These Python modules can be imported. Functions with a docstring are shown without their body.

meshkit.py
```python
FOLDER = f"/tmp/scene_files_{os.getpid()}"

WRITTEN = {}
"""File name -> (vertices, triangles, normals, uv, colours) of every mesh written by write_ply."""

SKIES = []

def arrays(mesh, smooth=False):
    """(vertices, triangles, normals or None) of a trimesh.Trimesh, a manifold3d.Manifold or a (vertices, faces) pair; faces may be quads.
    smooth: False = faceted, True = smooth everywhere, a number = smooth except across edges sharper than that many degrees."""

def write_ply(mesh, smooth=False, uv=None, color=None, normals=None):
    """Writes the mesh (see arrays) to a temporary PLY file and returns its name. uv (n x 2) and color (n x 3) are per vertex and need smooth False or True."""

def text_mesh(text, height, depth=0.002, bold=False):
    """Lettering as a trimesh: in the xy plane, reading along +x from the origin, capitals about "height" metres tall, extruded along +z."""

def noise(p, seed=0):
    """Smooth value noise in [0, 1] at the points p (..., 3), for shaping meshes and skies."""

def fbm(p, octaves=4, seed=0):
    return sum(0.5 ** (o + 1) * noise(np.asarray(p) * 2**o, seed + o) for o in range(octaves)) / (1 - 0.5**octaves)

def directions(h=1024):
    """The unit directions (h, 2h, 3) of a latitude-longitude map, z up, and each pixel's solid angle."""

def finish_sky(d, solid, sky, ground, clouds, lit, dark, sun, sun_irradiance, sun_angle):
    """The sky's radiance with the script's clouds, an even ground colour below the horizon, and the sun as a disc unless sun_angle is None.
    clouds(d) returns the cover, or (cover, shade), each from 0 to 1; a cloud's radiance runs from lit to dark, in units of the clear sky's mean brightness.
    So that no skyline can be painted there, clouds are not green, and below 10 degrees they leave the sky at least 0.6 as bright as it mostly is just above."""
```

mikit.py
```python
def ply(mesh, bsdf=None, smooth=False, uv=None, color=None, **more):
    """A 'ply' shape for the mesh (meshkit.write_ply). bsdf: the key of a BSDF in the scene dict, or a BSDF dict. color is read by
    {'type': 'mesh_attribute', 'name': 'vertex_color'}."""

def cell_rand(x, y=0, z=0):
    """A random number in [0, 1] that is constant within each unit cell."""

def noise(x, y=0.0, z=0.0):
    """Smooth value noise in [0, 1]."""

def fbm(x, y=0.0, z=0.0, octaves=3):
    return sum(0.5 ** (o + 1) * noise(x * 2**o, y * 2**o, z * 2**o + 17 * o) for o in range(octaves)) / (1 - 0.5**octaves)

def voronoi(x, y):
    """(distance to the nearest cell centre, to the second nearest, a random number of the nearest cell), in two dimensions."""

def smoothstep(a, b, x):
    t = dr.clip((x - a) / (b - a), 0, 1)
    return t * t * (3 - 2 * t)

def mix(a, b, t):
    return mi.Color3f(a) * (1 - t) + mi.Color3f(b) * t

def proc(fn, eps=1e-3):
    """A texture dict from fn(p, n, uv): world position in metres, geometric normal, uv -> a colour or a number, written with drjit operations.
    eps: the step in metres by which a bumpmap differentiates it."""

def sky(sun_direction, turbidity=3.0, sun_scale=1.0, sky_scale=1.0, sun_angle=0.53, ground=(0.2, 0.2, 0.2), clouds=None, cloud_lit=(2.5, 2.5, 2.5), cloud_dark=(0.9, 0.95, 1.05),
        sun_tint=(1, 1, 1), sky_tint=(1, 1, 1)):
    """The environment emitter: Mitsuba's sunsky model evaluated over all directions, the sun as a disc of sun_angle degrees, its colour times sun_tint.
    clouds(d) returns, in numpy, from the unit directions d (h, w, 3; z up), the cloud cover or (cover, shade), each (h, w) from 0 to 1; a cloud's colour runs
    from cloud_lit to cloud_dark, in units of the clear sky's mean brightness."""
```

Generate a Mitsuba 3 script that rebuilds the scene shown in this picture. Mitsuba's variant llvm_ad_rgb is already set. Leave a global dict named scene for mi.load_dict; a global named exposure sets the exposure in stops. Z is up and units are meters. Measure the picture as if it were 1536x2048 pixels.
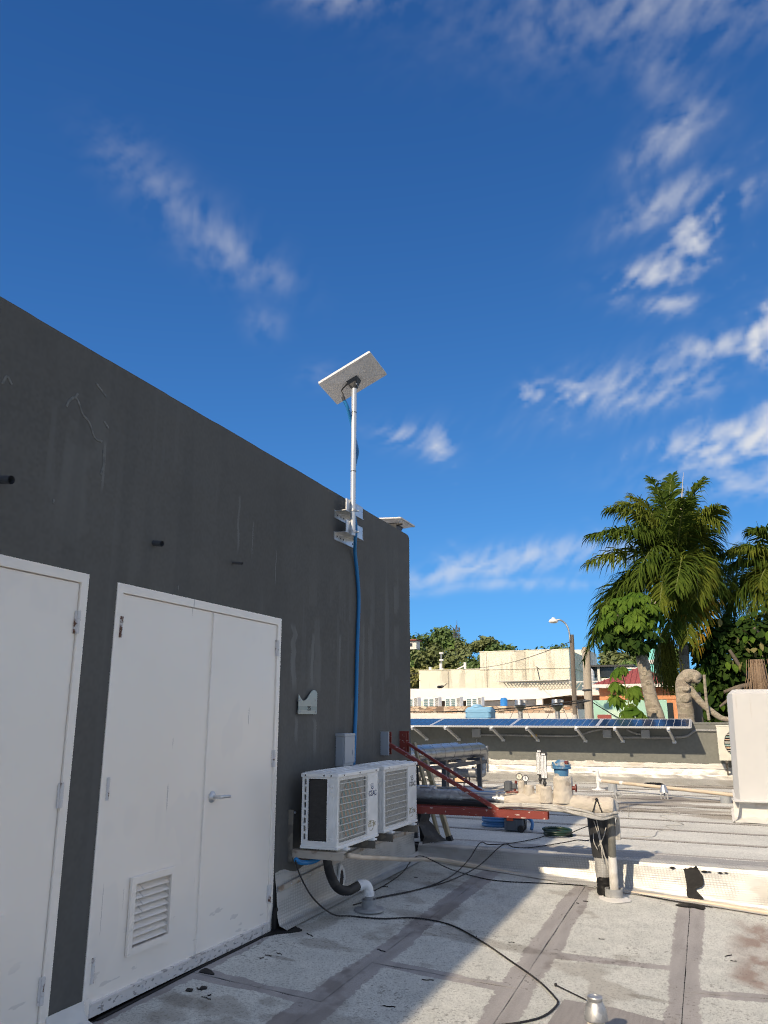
import math, numpy as np, trimesh, shapely
import drjit as dr
import mitsuba as mi
import mikit, meshkit
from shapely.geometry import Polygon, box as sbox
from mikit import noise, fbm, voronoi, smoothstep, mix, cell_rand, proc, ply

T = mi.ScalarTransform4f
scene, labels = {}, {}
rng = np.random.default_rng(7)

# ---------------------------------------------------------------- camera, sky, exposure
EYE = np.array([0.0, 0.0, 1.5])
YAW, PITCH = math.radians(22.2), math.radians(14.48)
LOOK = np.array([-math.sin(YAW) * math.cos(PITCH), math.cos(YAW) * math.cos(PITCH), math.sin(PITCH)])
scene['camera'] = {'type': 'perspective', 'fov': math.degrees(2 * math.atan(768 / 1580)), 'fov_axis': 'x', 'near_clip': 0.05, 'far_clip': 6000.0,
                   'to_world': T().look_at(origin=EYE.tolist(), target=(EYE + LOOK).tolist(), up=[0, 0, 1])}
SUN = (-0.39, -1.6, 1.0)
exposure = 1.6


def clouds(d):
    """Thin, wind-torn cirrus and small cumulus: soft patches (azimuth east of +y, elevation, half widths, tilt, strength) broken up by noise."""
    az = np.degrees(np.arctan2(d[..., 0], d[..., 1]))
    el = np.degrees(np.arcsin(np.clip(d[..., 2], -1, 1)))
    q = d / np.maximum(d[..., 2:3] + 0.35, 0.2)
    warp = meshkit.fbm(q * 3.0, 3, 11) - 0.5
    warp2 = meshkit.fbm(q * 3.0 + 9.0, 3, 12) - 0.5
    w3 = np.stack([warp, warp2, warp - warp2], -1)
    fine = meshkit.fbm(d * 26 + 7.0 * w3, 5, 3)
    wisp = meshkit.fbm(np.stack([d[..., 0] * 30 + d[..., 2] * 40, d[..., 1] * 30, d[..., 2] * 85 - d[..., 0] * 62], -1) + 9.0 * w3, 4, 5)
    tex = np.clip(0.55 * fine + 0.45 * wisp, 0, 1)
    out = np.zeros(az.shape)
    for a, e, sa, se, tilt, k in CLOUDS:
        da, de = (az - a) * math.cos(math.radians(e)) + 4.2 * warp, el - e + 2.6 * warp2
        c, s = math.cos(math.radians(tilt)), math.sin(math.radians(tilt))
        u, v = (da * c + de * s) / (1.25 * sa), (-da * s + de * c) / (1.25 * se)
        g = np.exp(-(u * u + v * v))
        soft = np.clip((tex - 0.38) * 3.4, 0, 1.25) * g
        firm = np.clip((tex - 0.64 + 0.36 * g) * 4.0, 0, 1.15) * g ** 0.4
        w = min(1, max(0, (k - 0.30) * 3.0))
        out = np.maximum(out, k * ((1 - w) * soft + w * (0.3 * soft + 0.7 * firm)))
    far = np.abs(az + 20) > 42            # denser cloud out of view, added to whiten the fill light
    rest = np.clip((meshkit.fbm(q * 2.2 + 4.0, 3, 21) - 0.34) * 5.0, 0, 1) * np.clip((tex - 0.27) * 4.0, 0, 1) * 0.95
    out = np.maximum(out, np.where(far | (el > 52), rest, 0) * np.clip(el / 6, 0, 1))
    return np.clip(out, 0, 0.97)


CLOUDS = [(-40.0, 35.0, 3.4, 1.3, -32, .24), (-35.4, 32.6, 3.4, 1.5, -28, .27), (-32.0, 31.4, 2.4, 1.0, -24, .20), (-43.6, 37.2, 1.5, 1.2, 0, .14), (-31.6, 27.6, 1.3, .9, 0, .14), (-26.5, 24.2, 1.6, .7, 5, .10),
          (4.5, 45.4, 9.0, 2.4, -4, .32), (0.5, 41.8, 4.0, 1.4, -60, .16), (7.0, 42.6, 4.0, 1.4, 0, .18), (-27.5, 48.0, 3.6, 1.0, -5, .34),
          (1.0, 37.6, 2.4, 1.1, 25, .40), (0.0, 33.8, 3.0, 1.0, 15, .42), (2.2, 31.6, 2.6, 1.1, 42, .74), (-1.0, 29.6, 2.8, .9, 5, .62), (4.6, 32.6, 1.8, .8, 20, .46), (-1.0, 27.4, 1.7, .6, 0, .50),
          (-19.6, 19.9, 1.8, .7, -8, .44), (-17.6, 19.5, 1.2, 1.0, -40, .62), (-11.4, 22.3, 1.1, .7, 5, .72), (-8.2, 22.0, 1.2, .9, 20, .62),
          (-3.0, 22.4, 5.0, 1.5, 10, .46), (2.4, 24.2, 3.6, .8, 0, .55), (6.4, 24.6, 2.0, 1.5, 30, .86), (3.6, 18.0, 4.4, 1.5, 6, .80), (0.0, 18.2, 2.6, .9, 0, .5), (7.0, 18.8, 3.0, 1.4, 0, .85),
          (4.0, 15.4, 5.5, 1.1, -4, .40), (-14.5, 10.4, 9.0, .85, 3, .50), (-8.0, 10.9, 5.0, .8, 2, .50), (-12.5, 8.9, 6.0, .35, 0, .34), (5.0, 11.5, 4.0, .8, 0, .40)]
scene['sky'] = mikit.sky(SUN, turbidity=1.0, sun_scale=1.07, sky_scale=1.02, sun_tint=(0.96, 0.99, 1.06), sky_tint=(0.42, 0.87, 1.36), clouds=clouds,
                         cloud_lit=(3.75, 3.72, 3.65), cloud_dark=(1.4, 1.4, 1.45))

# ---------------------------------------------------------------- helpers


def numbered(key):
    if key not in scene and key not in labels:
        return key
    i = 1
    while f'{key}_{i:03d}' in scene or f'{key}_{i:03d}' in labels:
        i += 1
    return f'{key}_{i:03d}'


def thing(name, label, cat, group=None):
    key = numbered(name)
    labels[key] = {'label': label, 'category': cat}
    if group:
        labels[key]['group'] = group
    return key


def struct(name, mesh, bsdf, smooth=False, kind='structure', **kw):
    key = numbered(name)
    scene[key] = ply(mesh, bsdf, smooth, **kw)
    labels[key] = {'kind': kind}
    return key


def part(parent, name, mesh, bsdf, smooth=False, label=None, stuff=False, **kw):
    key = numbered(f'{parent}__{name}')
    scene[key] = ply(mesh, bsdf, smooth, **kw) if not isinstance(mesh, dict) else {**mesh, **kw}
    if label or stuff:
        labels[key] = {}
        if label:
            labels[key]['label'] = label
        if stuff:
            labels[key]['kind'] = 'stuff'
    return key


def cat(*ms):
    ms = [m for g in ms for m in (g if isinstance(g, (list, tuple)) else [g])]
    return trimesh.util.concatenate(ms) if len(ms) > 1 else ms[0]


def bx(x0, x1, y0, y1, z0, z1, b=0.0):
    """A box between two corners, its edges chamfered by b."""
    if b <= 0:
        m = trimesh.creation.box((x1 - x0, y1 - y0, z1 - z0))
        m.apply_translation(((x0 + x1) / 2, (y0 + y1) / 2, (z0 + z1) / 2))
        return m
    pts = []
    for sx in (0, 1):
        for sy in (0, 1):
            for sz in (0, 1):
                c = np.array([(x0, x1)[sx], (y0, y1)[sy], (z0, z1)[sz]])
                i = np.array([1 - 2 * sx, 1 - 2 * sy, 1 - 2 * sz]) * b
                for k in range(3):
                    q = c + i
                    q[k] = c[k]
                    pts.append(q)
    return trimesh.convex.convex_hull(np.array(pts))


def frame_of(t):
    t = np.asarray(t, float)
    t = t / np.linalg.norm(t)
    a = np.cross(t, [0, 0, 1.0] if abs(t[2]) < 0.9 else [1.0, 0, 0])
    a /= np.linalg.norm(a)
    return a, np.cross(t, a), t


def tube(pts, r, sides=8, caps=True):
    p = np.asarray(pts, float)
    r = np.broadcast_to(np.asarray(r, float), (len(p),))
    t = np.gradient(p, axis=0)
    t /= np.linalg.norm(t, axis=1, keepdims=True) + 1e-12
    a, _, _ = frame_of(t[0])
    v = []
    ang = np.arange(sides) * 2 * math.pi / sides
    for i in range(len(p)):
        a = a - t[i] * (a @ t[i])
        a /= np.linalg.norm(a)
        b = np.cross(t[i], a)
        v.append(p[i] + r[i] * (np.cos(ang)[:, None] * a + np.sin(ang)[:, None] * b))
    v = np.vstack(v)
    f = []
    for i in range(len(p) - 1):
        for j in range(sides):
            q, w = i * sides + j, i * sides + (j + 1) % sides
            f += [[q, w, w + sides], [q, w + sides, q + sides]]
    if caps:
        n = len(v)
        v = np.vstack([v, p[0], p[-1]])
        e = (len(p) - 1) * sides
        for j in range(sides):
            f += [[n, (j + 1) % sides, j], [n + 1, e + j, e + (j + 1) % sides]]
    return trimesh.Trimesh(v, f, process=False)


def spline(pts, n=8):
    """Catmull-Rom through the points."""
    p = np.asarray(pts, float)
    p = np.vstack([2 * p[0] - p[1], p, 2 * p[-1] - p[-2]])
    out = []
    for i in range(1, len(p) - 2):
        for s in np.arange(n) / n:
            a, b, c, d = p[i - 1:i + 3]
            out.append(0.5 * (2 * b + (c - a) * s + (2 * a - 5 * b + 4 * c - d) * s * s + (3 * b - a - 3 * c + d) * s ** 3))
    out.append(p[-2])
    return np.array(out)


def cyl(p0, p1, r, sides=16, r1=None):
    return tube([p0, p1], [r, r if r1 is None else r1], sides)


def lathe(profile, sides=24, at=(0, 0, 0), axis=None):
    """Revolve (radius, height) pairs about z (or another axis) at a point."""
    pr = np.asarray(profile, float)
    ang = np.arange(sides) * 2 * math.pi / sides
    v = np.concatenate([np.stack([r * np.cos(ang), r * np.sin(ang), np.full(sides, z)], 1) for r, z in pr])
    f = []
    for i in range(len(pr) - 1):
        for j in range(sides):
            q, w = i * sides + j, i * sides + (j + 1) % sides
            f += [[q, w, w + sides], [q, w + sides, q + sides]]
    m = trimesh.Trimesh(v, f, process=False)
    if axis is not None:
        a, b, t = frame_of(axis)
        m.vertices = m.vertices @ np.array([a, b, t])
    m.apply_translation(at)
    return m


def beam(p0, p1, w, h, up=(0, 0, 1), b=0.0):
    """A straight bar of width w and height h from p0 to p1."""
    p0, p1 = np.asarray(p0, float), np.asarray(p1, float)
    L = np.linalg.norm(p1 - p0)
    x = (p1 - p0) / L
    y = np.cross(up, x)
    y /= np.linalg.norm(y)
    z = np.cross(x, y)
    m = bx(0, L, -w / 2, w / 2, -h / 2, h / 2, b)
    m.vertices = m.vertices @ np.array([x, y, z]) + p0
    return m


def xf(m, M=None, at=(0, 0, 0)):
    m = m.copy()
    if M is not None:
        m.vertices = m.vertices @ np.asarray(M, float)
    m.apply_translation(at)
    return m


def flat(poly, h, to=None, at=(0, 0, 0)):
    """Extrude a shapely polygon by h; `to` = three rows, where x, y, z of the polygon go."""
    gs = getattr(poly, 'geoms', [poly])
    m = cat([trimesh.creation.extrude_polygon(g, h, engine='earcut') for g in gs if g.area > 1e-9])
    return xf(m, to, at)


ON_WALL = [[0, 1, 0], [0, 0, 1], [1, 0, 0]]     # polygon x -> world y, polygon y -> world z, thickness -> world x
ON_BACK = [[1, 0, 0], [0, 0, 1], [0, -1, 0]]    # polygon x -> world x, polygon y -> world z, thickness -> towards the camera


def rgb(c):
    return {'type': 'rgb', 'value': [float(x) for x in c]}


def slot(c):
    return proc(c) if callable(c) else (rgb(c) if isinstance(c, (tuple, list)) else float(c))


def mat(key, color, rough=0.6, metal=0.0, bump=None, bump_scale=1.0, eps=1e-3, **kw):
    b = {'type': 'principled', 'base_color': slot(color), 'roughness': slot(rough), 'metallic': slot(metal), **kw}
    if bump is not None:
        b = {'type': 'bumpmap', 'height': proc(bump, eps), 'scale': float(bump_scale), 'bsdf': b}
    scene[key] = {'type': 'twosided', 'bsdf': b}


def leafmat(key, color, trans=0.55, rough=0.45):
    scene[key] = {'type': 'principledthin', 'base_color': slot(color), 'roughness': rough, 'diff_trans': trans, 'spec_trans': 0.0}


# ---------------------------------------------------------------- materials
def near_seams(p):
    """Distance to the nearest lap of the near roof's sheets, in metres."""
    s = (p.x + 2.235 + 0.012 * (p.y - 5.5)) / 0.942
    k = dr.floor(s)
    dx = dr.minimum(s - k, k + 1 - s) * 0.942
    yc = dr.select(k < -0.5, mi.Float(4.51), dr.select(k < 0.5, 5.29 + 0 * p.x, dr.select(k < 1.5, 6.08 + 0.24 * (p.x + 1.28), dr.select(k < 2.5, 5.85 + 0.36 * (p.x + 0.33), mi.Float(6.6)))))
    return dr.minimum(dx, dr.abs(p.y - yc) * 1.5), dx


def near_roof_color(p, n, uv):
    d, dx = near_seams(p)
    w = fbm(p.x * 7, p.y * 7, 1.0, 4)
    wob = (fbm(p.x * 5, p.y * 1.6, 3.0, 3) - 0.5) * 0.10 + (fbm(p.x * 26, p.y * 26, 2.0, 3) - 0.5) * 0.035
    band = 1 - smoothstep(0.100, 0.110, d + wob)
    grain = noise(p.x * 170, p.y * 170) * 0.5 + noise(p.x * 340, p.y * 340, 5) * 0.5
    speck = smoothstep(0.60, 0.80, noise(p.x * 95, p.y * 95, 2)) * 0.22 + smoothstep(0.55, 0.75, fbm(p.x * 45, p.y * 45, 5.0, 3)) * 0.06
    coat = mix((0.375, 0.385, 0.36), (0.50, 0.505, 0.472), w) * (0.76 + 0.56 * grain - speck)
    bare = mix((0.205, 0.195, 0.193), (0.335, 0.32, 0.312), fbm(p.x * 16, p.y * 2.2, 8.0, 4)) * (0.86 + 0.28 * grain)
    c = mix(coat, bare, band * 0.96)
    # worn, rusty-brown area right of the tar patch, ponding rings and wet-dirt stains with outlines of their own
    rx = smoothstep(-0.12, 0.12, p.x + 0.02 + 0.25 * (fbm(p.x * 3, p.y * 3, 2.0) - 0.5)) * smoothstep(6.2, 6.5, p.y + 0.3 * w) * (1 - smoothstep(7.7, 8.1, p.y))
    c = mix(c, mi.Color3f(0.24, 0.19, 0.165) * (0.8 + 0.4 * grain), rx * (0.35 + 0.65 * smoothstep(0.35, 0.6, fbm(p.x * 6, p.y * 4, 6.0, 4))))
    ring = smoothstep(0.58, 0.70, fbm(p.x * 1.1 + 3.1, p.y * 0.9, 12.0, 5))
    c = mix(c, c * mi.Color3f(0.72, 0.68, 0.65), ring * (0.25 + 0.5 * grain))
    st = smoothstep(0.66, 0.74, fbm(p.x * 2.6, p.y * 2.4 + 4.0, 19.0, 5))
    c = mix(c, c * mi.Color3f(0.56, 0.52, 0.49), st * (0.2 + 0.7 * grain))
    # dirt patches seen by the drain, across the second lap and by the doors
    for (cx, cy, rx_, ry_) in ((-2.38, 6.48, .26, .13), (-2.18, 6.72, .16, .40), (-2.50, 7.5, .30, .16), (-1.70, 6.1, .5, .12), (-2.86, 4.12, .17, .11), (-2.78, 5.02, .12, .03), (-2.9, 5.9, .10, .5), (-0.55, 5.6, .16, .05)):
        q = dr.square((p.x - cx) / rx_) + dr.square((p.y - cy) / ry_) + 1.6 * (fbm(p.x * 7, p.y * 7, 30.0 + cx, 5) - 0.5)
        c = mix(c, c * mi.Color3f(0.42, 0.385, 0.36), (1 - smoothstep(0.25, 1.0, q)) * (0.25 + 0.6 * grain))
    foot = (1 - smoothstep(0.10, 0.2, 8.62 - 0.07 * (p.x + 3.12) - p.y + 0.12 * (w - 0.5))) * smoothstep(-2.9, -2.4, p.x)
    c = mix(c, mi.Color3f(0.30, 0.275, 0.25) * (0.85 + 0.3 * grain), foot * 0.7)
    fleck = smoothstep(0.80, 0.86, noise(p.x * 55, p.y * 55, 3)) * smoothstep(0.5, 0.62, fbm(p.x * 2.4, p.y * 2.4, 40.0))
    return mix(c, mi.Color3f(0.06, 0.055, 0.05), fleck * 0.45)


def grain_bump(p, n, uv):
    return noise(p.x * 150, p.y * 150) * 0.6 + fbm(p.x * 6, p.y * 6, 2.0) * 1.6


mat('membrane_near', near_roof_color, 0.93, bump=grain_bump, bump_scale=0.0026, eps=2e-3)


def far_roof_color(p, n, uv):
    s = (p.y + 0.06 * p.x - 8.82) / 0.925
    k = dr.floor(s)
    f = (s - k) * 0.925 + (fbm(p.x * 4, k * 3.1, 1.0, 3) - 0.5) * 0.03
    band = (1 - smoothstep(0.085, 0.10, f))
    grain = noise(p.x * 90, p.y * 90)
    coat = mix((0.34, 0.345, 0.33), (0.445, 0.45, 0.43), fbm(p.x * 1.6, p.y * 3.5, k, 4)) * (0.84 + 0.32 * grain) * (0.93 + 0.14 * cell_rand(k, 7, 3))
    c = mix(coat, mi.Color3f(0.225, 0.21, 0.20), band * 0.8)
    c = mix(c, mi.Color3f(0.235, 0.235, 0.235) * (0.85 + 0.3 * grain), (1 - smoothstep(-0.04, 0.0, (s + (fbm(p.x * 3, 1.0, 2.0, 3) - 0.5) * 0.1))) * smoothstep(-0.9, -0.3, p.x + 1.6))
    dirt = smoothstep(0.52, 0.66, fbm(p.x * 0.9, p.y * 2.2, 5.0, 5)) * smoothstep(10.2, 12.5, p.y)
    c = mix(c, c * mi.Color3f(0.60, 0.56, 0.53), dirt)
    puddle = 1 - smoothstep(0.75, 1.0, dr.square((p.x + 1.75) / 0.95) + dr.square((p.y - 12.75) / 0.42) + 0.9 * (fbm(p.x * 4, p.y * 6, 3.0, 4) - 0.5))
    c = mix(c, mi.Color3f(0.16, 0.145, 0.13), puddle * 0.75)
    vent_ring = 1 - smoothstep(0.8, 1.0, dr.square((p.x + 0.93) / 0.42) + dr.square((p.y - 14.55) / 0.5) + 0.4 * (fbm(p.x * 6, p.y * 6, 9.0, 3) - 0.5))
    return mix(c, mi.Color3f(0.15, 0.14, 0.135), vent_ring * 0.75)


mat('membrane_far', far_roof_color, 0.92, bump=grain_bump, bump_scale=0.002, eps=3e-3)
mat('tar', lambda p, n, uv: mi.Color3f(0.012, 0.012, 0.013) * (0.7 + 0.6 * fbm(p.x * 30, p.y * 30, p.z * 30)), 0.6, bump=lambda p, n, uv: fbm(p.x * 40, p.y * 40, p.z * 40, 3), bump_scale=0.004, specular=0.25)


def wall_color(p, n, uv):
    y, z = p.y, p.z
    m = fbm(y * 0.9, z * 0.9, p.x, 4)
    c = mix((0.090, 0.0885, 0.082), (0.112, 0.110, 0.102), m) * (0.92 + 0.16 * noise(y * 60, z * 60, p.x * 60))
    patch = smoothstep(0.50, 0.53, fbm(y * 0.55, z * 0.8, 50.0, 4)) * 0.04 + smoothstep(0.54, 0.58, fbm(y * 1.4, z * 1.1, 57.0, 4)) * 0.04 - smoothstep(0.55, 0.60, fbm(y * 2.6, z * 2.2, 63.0, 3)) * 0.03
    c = c * (1.0 + patch)
    streak = fbm(y * 7.5, z * 0.55 + 2, 3.0, 4)
    fine = fbm(y * 26, z * 1.6, 8.0, 3)
    rough = fbm(y * 5, z * 4, 14.0, 4)
    zone = dr.exp(-dr.square((y - 6.9) / 0.95) - dr.square((z - 1.95) / 0.62)) * 1.15 + dr.exp(-dr.square((y - 3.2) / 0.35) - dr.square((z - 2.85) / 0.5)) * 0.55 + dr.exp(-dr.square((y - 7.9) / 0.4) - dr.square((z - 2.75) / 0.5)) * 0.6
    lime = smoothstep(0.44, 0.62, 0.62 * streak + 0.38 * fine) * smoothstep(0.40, 0.58, rough) * zone
    c = mix(c, mi.Color3f(0.185, 0.188, 0.178), dr.clip(lime, 0, 1) * 0.55)
    faint = smoothstep(0.62, 0.72, fbm(y * 11, z * 0.5, 22.0, 3)) * smoothstep(0.5, 0.62, fbm(y * 2.2, z * 1.1, 27.0, 3))
    c = mix(c, mi.Color3f(0.135, 0.136, 0.130), faint * 0.28)
    dark = smoothstep(0.56, 0.68, fbm(y * 5.0, z * 0.4, 31.0, 3))
    c = mix(c, mi.Color3f(0.068, 0.070, 0.068), dark * 0.2)
    # one long run-down below the parapet, with a crisp edge of its own, and the run-offs over the sign
    for (cy, z1, z0, w) in ((4.82, 3.10, 2.62, .016), (5.02, 2.95, 2.62, .007), (5.38, 2.80, 2.45, .008), (5.72, 2.24, 1.66, .05), (6.05, 2.20, 1.70, .03), (6.10, 1.50, 1.15, .035), (5.80, 1.52, 1.25, .03), (3.39, 3.05, 2.7, .012)):
        wob = (noise(z * 14, cy * 10) - 0.5) * w * 1.4
        s = smoothstep(w, w * 0.55, dr.abs(y - cy + wob)) * smoothstep(z0, z0 + 0.12, z) * (1 - smoothstep(z1 - 0.05, z1, z)) * (0.45 + 0.75 * fbm(y * 20, z * 5, 44.0, 3))
        c = mix(c, mi.Color3f(0.18, 0.183, 0.175), dr.clip(s, 0, 1) * 0.7)
    return c


mat('wall_paint', wall_color, 0.78, bump=lambda p, n, uv: fbm(p.y * 3, p.z * 5, p.x * 4, 5) * 3.5 + noise(p.y * 70, p.z * 70, p.x * 70) * 0.35, bump_scale=0.003, eps=3e-3, specular=0.3)
mat('parapet_paint', lambda p, n, uv: mix((0.150, 0.157, 0.145), (0.185, 0.192, 0.176), fbm(p.x * 0.8, p.z * 2, p.y, 4)) * (0.93 + 0.14 * noise(p.x * 30, p.z * 30)), 0.8,
    bump=lambda p, n, uv: fbm(p.x * 4, p.z * 4, p.y * 4, 3), bump_scale=0.003, eps=3e-3)


def door_color(p, n, uv):
    y, z = p.y, p.z
    c = mix((0.815, 0.75, 0.665), (0.86, 0.805, 0.725), fbm(y * 1.7, z * 1.3, 2.0, 4))
    touch = smoothstep(0.55, 0.60, fbm(y * 4.5, z * 2.2, 9.0, 3)) * smoothstep(0.5, 0.58, fbm(y * 1.3, z * 1.3, 15.0, 3))
    c = mix(c, mi.Color3f(0.66, 0.63, 0.60), touch * 0.15)
    scuff = smoothstep(0.72, 0.78, fbm(y * 9 - z * 6, z * 30, 5.0, 3)) * (1 - smoothstep(0.25, 0.45, z))
    c = mix(c, mi.Color3f(0.30, 0.29, 0.28), scuff * 0.28)
    drip = smoothstep(0.80, 0.84, fbm(y * 42, z * 2.0, 7.0, 2)) * smoothstep(0.70, 0.76, noise(y * 9, z * 4, 3.0))
    return mix(c, mi.Color3f(0.36, 0.345, 0.33), drip * 0.6)


mat('door_paint', door_color, lambda p, n, uv: 0.20 + 0.14 * fbm(p.y * 5, p.z * 1.6, 3.0, 3), bump=lambda p, n, uv: fbm(p.y * 2.2, p.z * 2.2, 1.0, 3), bump_scale=0.004, eps=4e-3, specular=0.5)
mat('sill_paint', lambda p, n, uv: mix((0.62, 0.60, 0.58), (0.05, 0.047, 0.045), smoothstep(0.64, 0.72, fbm(p.y * 34, p.z * 60, 4.0, 4)) * 0.55), 0.5)
mat('hinge_paint', lambda p, n, uv: mix((0.63, 0.61, 0.59), (0.13, 0.06, 0.035), smoothstep(0.62, 0.70, fbm(p.y * 60, p.z * 22, 6.0, 3))), 0.4)


def foil_bump(p, n, uv):
    u = p.x + p.y * 0.93
    g = dr.abs(u / 0.022 - dr.floor(u / 0.022) - 0.5) + dr.abs(p.z / 0.018 - dr.floor(p.z / 0.018) - 0.5)
    return g * 0.9 + fbm(u * 6, p.z * 7, 3.0, 3) * 4 + fbm(u * 2.3, p.z * 2, 9.0, 3) * 8


def foil_color(p, n, uv):
    u = p.x + p.y * 0.93
    c = mix((0.44, 0.44, 0.425), (0.58, 0.58, 0.56), fbm(u * 5, p.z * 8, 1.0, 4))
    t = dr.minimum(dr.abs(u / 0.026 - dr.floor(u / 0.026) - 0.5), dr.abs(p.z / 0.021 - dr.floor(p.z / 0.021) - 0.5))   # the reinforcing scrim
    c = mix(c, c * 0.74, (1 - smoothstep(0.13, 0.22, t)) * smoothstep(0.30, 0.5, fbm(u * 3, p.z * 7, 7.0, 3)))
    d = smoothstep(0.57, 0.68, fbm(u * 3.5, p.z * 6, 5.0, 5))
    return mix(c, mi.Color3f(0.42, 0.40, 0.36), d * 0.55)


mat('foil', foil_color, lambda p, n, uv: 0.36 + 0.2 * fbm(p.x * 8, p.y * 8, p.z * 8, 3), 0.40, bump=foil_bump, bump_scale=0.0012, eps=2.5e-3)


def dirty(c, dirt, amount=0.5, f=6.0, thr=0.55):
    def fn(p, n, uv):
        q = fbm(p.x * f, p.y * f, p.z * f, 4)
        return mix(mix(c, tuple(0.86 * x for x in c), noise(p.x * f * 3, p.y * f * 3, p.z * f * 3)), dirt, smoothstep(thr, thr + 0.1, q) * amount)
    return fn


mat('white_paint_old', dirty((0.66, 0.65, 0.62), (0.42, 0.37, 0.29), 0.5, 5.0, 0.58), 0.6, bump=lambda p, n, uv: fbm(p.x * 14, p.y * 14, p.z * 14, 3), bump_scale=0.006)
mat('hood_white', lambda p, n, uv: mix(mix((0.50, 0.505, 0.50), (0.58, 0.58, 0.575), fbm(p.x * 3, p.z * 2, p.y * 2, 4)), (0.45, 0.42, 0.37), smoothstep(0.60, 0.72, fbm(p.x * 16, p.z * 1.2, 3.0, 4)) * smoothstep(0.9, 1.6, p.z) * 0.5), 0.55)
mat('coating', dirty((0.60, 0.55, 0.47), (0.25, 0.20, 0.15), 0.65, 9.0, 0.60), 0.85, bump=lambda p, n, uv: fbm(p.x * 26, p.y * 26, p.z * 26, 4), bump_scale=0.02)
mat('ac_white', dirty((0.80, 0.80, 0.775), (0.62, 0.62, 0.59), 0.4, 5.0), 0.42)
mat('ac_grille', (0.48, 0.465, 0.42), 0.55)
mat('coil_dark', lambda p, n, uv: mix((0.028, 0.026, 0.025), (0.06, 0.055, 0.05), fbm(p.x * 30, p.y * 30, p.z * 70, 3)), 0.6)
mat('moire_orange', (0.55, 0.34, 0.20), 0.5, 0.2)
mat('teal', (0.19, 0.35, 0.34), 0.5)
mat('black', (0.010, 0.010, 0.011), 0.5)
mat('rubber', dirty((0.016, 0.016, 0.018), (0.06, 0.056, 0.05), 0.5, 12.0), 0.62)
mat('galv', lambda p, n, uv: mix((0.52, 0.535, 0.55), (0.66, 0.675, 0.69), voronoi(p.y * 26 + p.x * 11, p.z * 26)[2]), 0.34, 0.85)
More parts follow.
